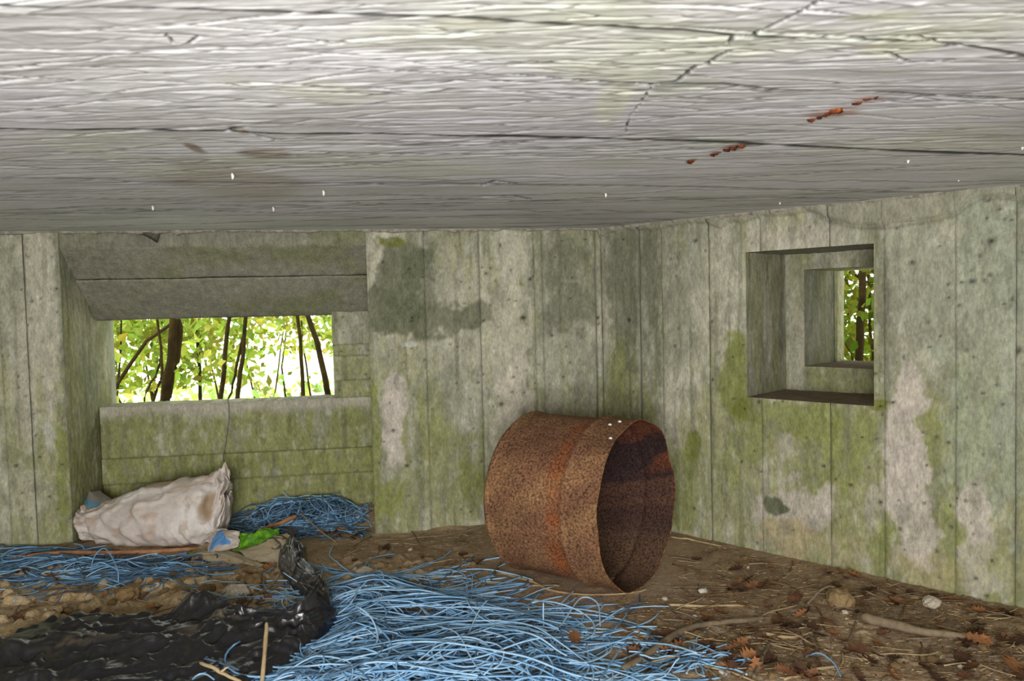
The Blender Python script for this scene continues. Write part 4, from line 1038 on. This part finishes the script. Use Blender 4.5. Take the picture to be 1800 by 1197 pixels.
for k in range(14):
    L = .5; m = 9
    pa = smooth_path([(-L, 0, 0), (-.15, rr.normal(0, .05), rr.uniform(0, .02)), (.2, rr.normal(0, .06), rr.uniform(0, .02)), (L, rr.normal(0, .04), 0)], m)
    V, Q = tubes(pa[None], np.full((1, m), .018 if k % 3 else .026) * np.linspace(1, .65, m)[None], 4)
    me = mesh_arrays('twig', V, Q, None, True, M_twigs[[0, 1, 2, 0, 2, 1, 0][k % 7]]); tw_v.append(me)
for k in range(285):
    z = rr.random()
    p = spot(0, 540, 960, 1095) if z < .18 else (spot(580, 1000, 930, 1045) if z < .30 else (spot(1090, 1800, 1080, 1197) if z < .72 else spot(1200, 1800, 960, 1090)))
    v = int(rr.integers(14)); pale = (v % 7) in (1, 5)
    o = bpy.data.objects.new('pale_twig' if pale else 'brown_twig', tw_v[v])
    L = rr.uniform(.05, .20); o.scale = (L, L * .9, min(L, .14) * .9)
    o.location = (p[0], p[1], float(floor_z(p[0], p[1])) + L * .02 + .001); yaw = rr.normal(.0 if p[0] < .6 else -.35, .9)
    o.rotation_euler = (0, rr.normal(0, .05), yaw)
    link(o, label=('thin pale dry twig ' if pale else 'thin brown dry twig ') + zone(p), cat='twig', group=('pale twigs ' if pale else 'brown twigs ') + zone(p))
# dead leaves, lobed and curled
def leaf_mesh(seed, mat):
    r_ = np.random.default_rng(seed); n = 11
    xs = np.linspace(-1, 1, n); wd = np.sin((xs + 1) / 2 * np.pi) ** .7 * .5 * (1 + .45 * np.cos(np.arange(n) * np.pi)); wd[0] = wd[-1] = .03
    cur = r_.uniform(.2, .7); tw = r_.uniform(-.5, .5)
    V = []
    for i, x in enumerate(xs):
        for j, f in enumerate((-1, 0, 1)):
            y = wd[i] * f * r_.uniform(.8, 1.1); zc = cur * (abs(f) * .35 * wd[i] * 1.6 + .35 * x * x) + tw * f * x * .2 + r_.normal(0, .02)
            V.append((x * (1 - .15 * cur * x * x), y, zc))
    V = np.array(V); V2 = V - [0, 0, .02]
    f = grid_faces(n, 3); Q = np.vstack([f, f[:, ::-1] + len(V)])
    me = mesh_arrays('leaf', np.vstack([V, V2]), Q, None, True, mat); return me
M_lf = [noise_material('dead_leaf_brown', lin(84, 56, 40), lin(122, 82, 56), 4, .8, .4, .25, objrand=.25), noise_material('dead_leaf_orange', lin(124, 82, 52), lin(162, 112, 74), 4, .8, .4, .25, objrand=.2), noise_material('dead_leaf_dark', lin(56, 38, 28), lin(88, 60, 42), 4, .8, .4, .25, objrand=.2)]
lv = [(leaf_mesh(70 + k, M_lf[k % 3]), k % 3) for k in range(12)]
nmz = ['brown', 'orange', 'dark']
def put_leaf(p, size, kk, yaw, tilt=(0, 0), dz=0, label=None, group=None):
    me, c_ = lv[kk]
    o = bpy.data.objects.new('dead_leaf', me); o.scale = (size, size, size)
    o.location = (p[0], p[1], float(floor_z(p[0], p[1])) + .006 + dz); o.rotation_euler = (tilt[0], tilt[1], yaw)
    word = ('reddish brown', 'orange-brown', 'dark brown')[c_]
    link(o, label=label or f'small curled {word} dead leaf ' + zone(p), cat='leaf', **({} if label else {'group': f'{word} dead leaves ' + zone(p)}))
for k in range(200):
    z = rr.random()
    p = spot(0, 540, 955, 1090) if z < .14 else (spot(600, 1090, 935, 1045) if z < .24 else (spot(1090, 1800, 1085, 1197) if z < .66 else (spot(1250, 1800, 990, 1090) if z < .9 else spot(420, 640, 900, 945))))
    put_leaf(p, rr.uniform(.014, .036), int(rr.integers(12)), rr.uniform(0, 6.3), (rr.normal(0, .3), rr.normal(0, .3)))
for (px, py, sz, kk, yaw, ti, dz, lb) in ((425, 1080, .035, 0, 1.2, (.9, .2), .02, 'curled red-brown dead leaf standing beside the black bag'), (1455, 1105, .038, 1, 1.6, (.5, .3), .012, 'orange-brown dead leaf leaning beside the thick brown branch'),
        (1165, 1125, .045, 0, .3, (0, 0), .004, 'reddish dead leaf beside the thick curved grey branch'), (1010, 1170, .04, 1, 1.3, (.5, 0), .07, 'pinkish tan dead leaf lying on the large blue twine heap'), (1720, 1140, .04, 1, -.6, (.3, .2), .01, 'orange-brown dead leaf at the thin end of the thick brown branch'),
        (1690, 1165, .035, 2, .5, (.2, 0), .006, 'dark dead leaf below the thin end of the thick brown branch'), (1505, 1155, .045, 0, .2, (.2, .1), .008, 'curled rust-brown dead leaf beside the pale bent stem'), (1400, 1110, .03, 2, .2, (0, 0), .006, 'flat dark dead leaf beyond the pale bark strip'),
        (815, 978, .025, 2, .4, (.3, 0), .005, 'dark dead leaf on the soil beside the closed end of the drum'), (1780, 1180, .05, 1, 1.0, (.4, 0), .008, 'large orange dead leaf on the litter near the foot of the angled wall'), (1225, 988, .025, 2, .2, (.2, 0), .004, 'dark dead leaf on bare soil between drum and angled wall'),
        (1435, 1150, .03, 0, 2.0, (.3, .3), .006, 'red-brown dead leaf beneath the thin blue strand')):
    put_leaf(at_z(px, py, 0), sz, kk, yaw, ti, dz, lb)
# fine chaff nobody could count
n = 2200
ps = np.array([spot(0, 1800, 930, 1197)[:2] if rr.random() > .5 else spot(1090, 1800, 1000, 1197)[:2] for _ in range(n)])
L = rr.uniform(.006, .035, n); a = rr.normal(0, .8, n); d = np.stack([np.cos(a), np.sin(a)], -1) * L[:, None] / 2
A_ = ps - d; B_ = ps + d
path = np.stack([np.column_stack([A_, floor_z(A_[:, 0], A_[:, 1]) + .0025]), np.column_stack([B_, floor_z(B_[:, 0], B_[:, 1]) + .003])], 1)
V, Q = tubes(path, np.full((n, 2), .0009) * rr.uniform(.7, 1.9, (n, 1)), 4)
me = mesh_arrays('chaff', V, Q, None, True, None); me.materials.append(M_twigs[1]); me.materials.append(M_twigs[0]); me.materials.append(M_twigs[2])
me.polygons.foreach_set('material_index', np.repeat(rr.choice(3, n, p=[.4, .35, .25]), len(Q) // n).astype(np.int32))
link(bpy.data.objects.new('straw_litter', me), label='fine broken straw and stem bits strewn over the soil floor', cat='straw litter', kind='stuff')

# ------------------------------------------------------------------ outside: field, saplings, leaves
M_field = noise_material('sunlit_field', lin(206, 214, 170), lin(236, 236, 214), 2, 1, .2)
me = box_mesh([world_box(-40, 50, 4.4, 70, -.9, -.45)], 'field', M_field); link(bpy.data.objects.new('ground_outside', me), kind='structure')
M_bark = noise_material('sapling_bark', lin(30, 23, 9), lin(52, 40, 15), 14, .9, .5, .1)
def leaf_material(name, c1, c2):
    m, nt, b = mat_new(name)
    at = N(nt, 'ShaderNodeAttribute', attribute_name='Col')
    tr = N(nt, 'ShaderNodeBsdfTranslucent'); df = N(nt, 'ShaderNodeBsdfDiffuse'); ms = N(nt, 'ShaderNodeMixShader', Fac=.55)
    nt.links.new(at.outputs['Color'], tr.inputs['Color']); nt.links.new(at.outputs['Color'], df.inputs['Color'])
    nt.links.new(df.outputs[0], ms.inputs[1]); nt.links.new(tr.outputs[0], ms.inputs[2])
    nt.links.new(ms.outputs[0], nt.nodes['Material Output'].inputs['Surface'])
    return m
M_leaf = leaf_material('green_leaf', None, None)
def leaf_cloud(cen, size, seed, base=(.16, .26, .04), parent=None, sp=.5):
    r_ = np.random.default_rng(seed); n = len(cen)
    a = r_.normal(size=(n, 3)); a[:, 2] -= .6; a /= np.linalg.norm(a, axis=1, keepdims=True)
    u = np.cross(a, r_.normal(size=(n, 3))); u /= np.linalg.norm(u, axis=1, keepdims=True); w_ = np.cross(a, u)
    s = size * r_.uniform(.6, 1.3, (n, 1))
    V = np.stack([cen - a * s, cen + u * s * .55 + w_ * s * .12 - a * s * .15, cen + a * s, cen - u * s * .55 + w_ * s * .12 - a * s * .15], 1).reshape(-1, 3)
    Q = np.arange(4 * n).reshape(-1, 4)
    c = np.array(base)[None] * r_.uniform(.5, 1.8, (n, 1)) * (1 + r_.normal(0, .12, (n, 3))) * np.where(r_.random((n, 1)) < .3, [1.12, 1.02, .8], [1.0, 1, 1])
    me = mesh_arrays('foliage', V, Q, np.repeat(np.clip(c, .005, .9), 4, 0), False, M_leaf)
    return link(bpy.data.objects.new('foliage', me), parent=parent, kind='stuff')
def sapling(pts, y, r, label, leaves, seed, group=None, branch=None, base=(.20, .25, .04), size=.045, sp=(.5, .5, .35), zc=(.9, 1.5)):
    """pts: where the stem crosses the opening; it runs on down to the ground and up into the crown"""
    P = [at_y(px, py, y + dy) for px, py, dy in pts]
    d0 = (P[1] - P[0]); d0 = d0 / abs(d0[2]); d1 = (P[-1] - P[-2]); d1 = d1 / abs(d1[2])
    P = [P[0] + (d0 * -.9 if d0[2] < 0 else -d0 * .9)] + P + [P[-1] + d1 * abs(P[-1][2] + .47)]
    if P[0][2] < P[-1][2]: P = P[::-1]
    base_p = P[-1].copy(); base_p[2] = -.45; P[-1] = base_p
    t = empty('sapling', tuple(base_p), label=label, cat='tree', **({'group': group} if group else {}))
    m = 30; pa = smooth_path(P, m, .025, seed)
    stem = tube_obj('stem', pa - base_p, np.linspace(r * .8, r * 1.15, m), M_bark, 7, parent=t)
    if branch:
        for bpts, br in branch:
            tube_obj('branch', smooth_path([at_y(a, b_, y + c_) for a, b_, c_ in bpts], 14, .03, seed) - base_p, np.linspace(br, br * .6, 14), M_bark, 6, parent=stem)
    if leaves:
        r_ = np.random.default_rng(seed)
        i = r_.integers(0, m, leaves); cen = pa[i] + r_.normal(size=(leaves, 3)) * np.array(sp)
        cen[:, 2] = np.where(r_.random(leaves) < .8, r_.uniform(zc[0], zc[1], leaves), cen[:, 2])
        cen = cen[(cen - P0) @ NB > .75]; cen = cen[(cen - P0) @ NR > .9]
        leaf_cloud(cen - base_p, size, seed + 1, base, t)
sapling([(303, 556, 0), (298, 640, 0), (290, 712, 0)], 5.0, .030, 'thickest dark sapling stem seen through the wide opening', 420, 1, branch=[([(314, 560, .05), (306, 640, .02), (298, 700, 0)], .028)], zc=(.95, 1.6))
sapling([(300, 572, 0), (250, 610, 0), (210, 670, 0), (186, 712, 0)], 5.3, .013, 'thin dark stem slanting across the wide opening', 340, 2, zc=(.85, 1.5))
sapling([(272, 556, 0), (282, 620, 0), (286, 660, 0), (270, 712, 0)], 5.2, .010, 'thin bent stem beside the thickest dark sapling', 260, 3, zc=(.85, 1.5), branch=[([(282, 625, 0), (268, 670, 0), (253, 712, 0)], .009)])
sapling([(405, 556, 0), (396, 620, 0), (384, 712, 0)], 5.6, .017, 'straight leaning sapling stem above the grey cord', 300, 4, zc=(1.0, 1.7))
sapling([(432, 556, 0), (428, 630, 0), (415, 712, 0)], 5.5, .016, 'forked sapling stem beside the straight leaning one', 300, 5, zc=(1.0, 1.7), branch=[([(424, 590, 0), (414, 665, 0), (400, 712, 0)], .012)])
sapling([(524, 556, 0), (531, 630, 0), (535, 712, 0)], 5.4, .014, 'slim upright sapling stem near the edge of the wide opening', 320, 6, zc=(1.0, 1.7))
sapling([(540, 556, 0), (558, 610, 0), (570, 660, 0), (580, 712, 0)], 5.2, .020, 'dark sapling stem leaning toward the edge of the wide opening', 300, 7, zc=(1.0, 1.6))
sapling([(345, 556, .4), (350, 640, .4), (350, 712, .4)], 6.4, .016, 'paler sapling stem standing back among the leaves', 420, 8, zc=(.8, 1.7))
sapling([(212, 556, .4), (210, 640, .4), (204, 712, .4)], 5.6, .008, 'slender leafy shoot behind the slanting stem', 520, 9, zc=(.72, 1.5), sp=(.4, .4, .3))
# leafy growth further back
def thicket(px, y, n, seed, label, zc, sx=.9, base=(.21, .27, .045), size=.045):
    p = at_y(px, 600, y); t = empty('shrub', (p[0], p[1], -.45), label=label, cat='shrub')
    r_ = np.random.default_rng(seed)
    for k in range(2):
        q = np.array([r_.normal(0, .3), r_.normal(0, .2), 0]); e = q * 2.2 + [0, 0, 2.2]
        tube_obj('stem', smooth_path([q, (q + e) / 2 + r_.normal(0, .1, 3), e], 10, .06, k), np.linspace(.014, .006, 10), M_bark, 6, parent=t)
    cen = np.stack([r_.normal(0, sx, n), r_.normal(0, .5, n), r_.uniform(zc[0], zc[1], n) + .45], -1)
    # clumps with gaps between
    keep = vn(cen[:, 0] * 3.1, cen[:, 2] * 3.1 + cen[:, 1], seed) > .36
    leaf_cloud(cen[keep], size, seed + 1, base, t)
thicket(215, 6.6, 6500, 21, 'dense broad-leaved shrub behind the slanting stem', (.35, 1.7), .55)
thicket(330, 8.5, 4600, 22, 'leafy shrub behind the thickest sapling', (.7, 2.1), .9)
thicket(470, 9.5, 2500, 23, 'pale green shrub in the gap beyond the forked sapling', (.75, 2.2), 1.1, (.30, .35, .09))
thicket(560, 8.0, 3800, 24, 'sunlit shrub behind the stems at the edge of the wide opening', (.55, 2.0), .8, (.27, .32, .07))
thicket(430, 11.0, 900, 25, 'low hedge at the far side of the sunlit field', (-.45, -.02), 3.0, (.32, .42, .12), .08)
# growth beyond the loophole
sapling([(1516, 466, 0), (1514, 560, 0), (1510, 650, 0)], 4.9, .024, 'sapling stem seen through the square loophole', 500, 31, zc=(.4, 1.6), base=(.09, .12, .015), sp=(.5, .5, .4))
sapling([(1526, 480, 0), (1530, 560, 0), (1538, 650, 0)], 5.4, .010, 'slim stem crossing behind the loophole sapling', 400, 32, zc=(.4, 1.6), base=(.09, .12, .015), branch=[([(1485, 470, 0), (1512, 490, 0), (1545, 500, 0)], .012), ([(1485, 600, -.2), (1500, 630, -.2), (1520, 660, -.2)], .008)])
thicket(1520, 6.0, 8500, 33, 'dense dark green shrub filling the view through the loophole', (.0, 2.0), .9, (.10, .13, .016), .045)
thicket(1510, 8.0, 9000, 34, 'tall leafy shrub far behind the loophole', (.0, 2.6), 1.4, (.15, .19, .025), .06)
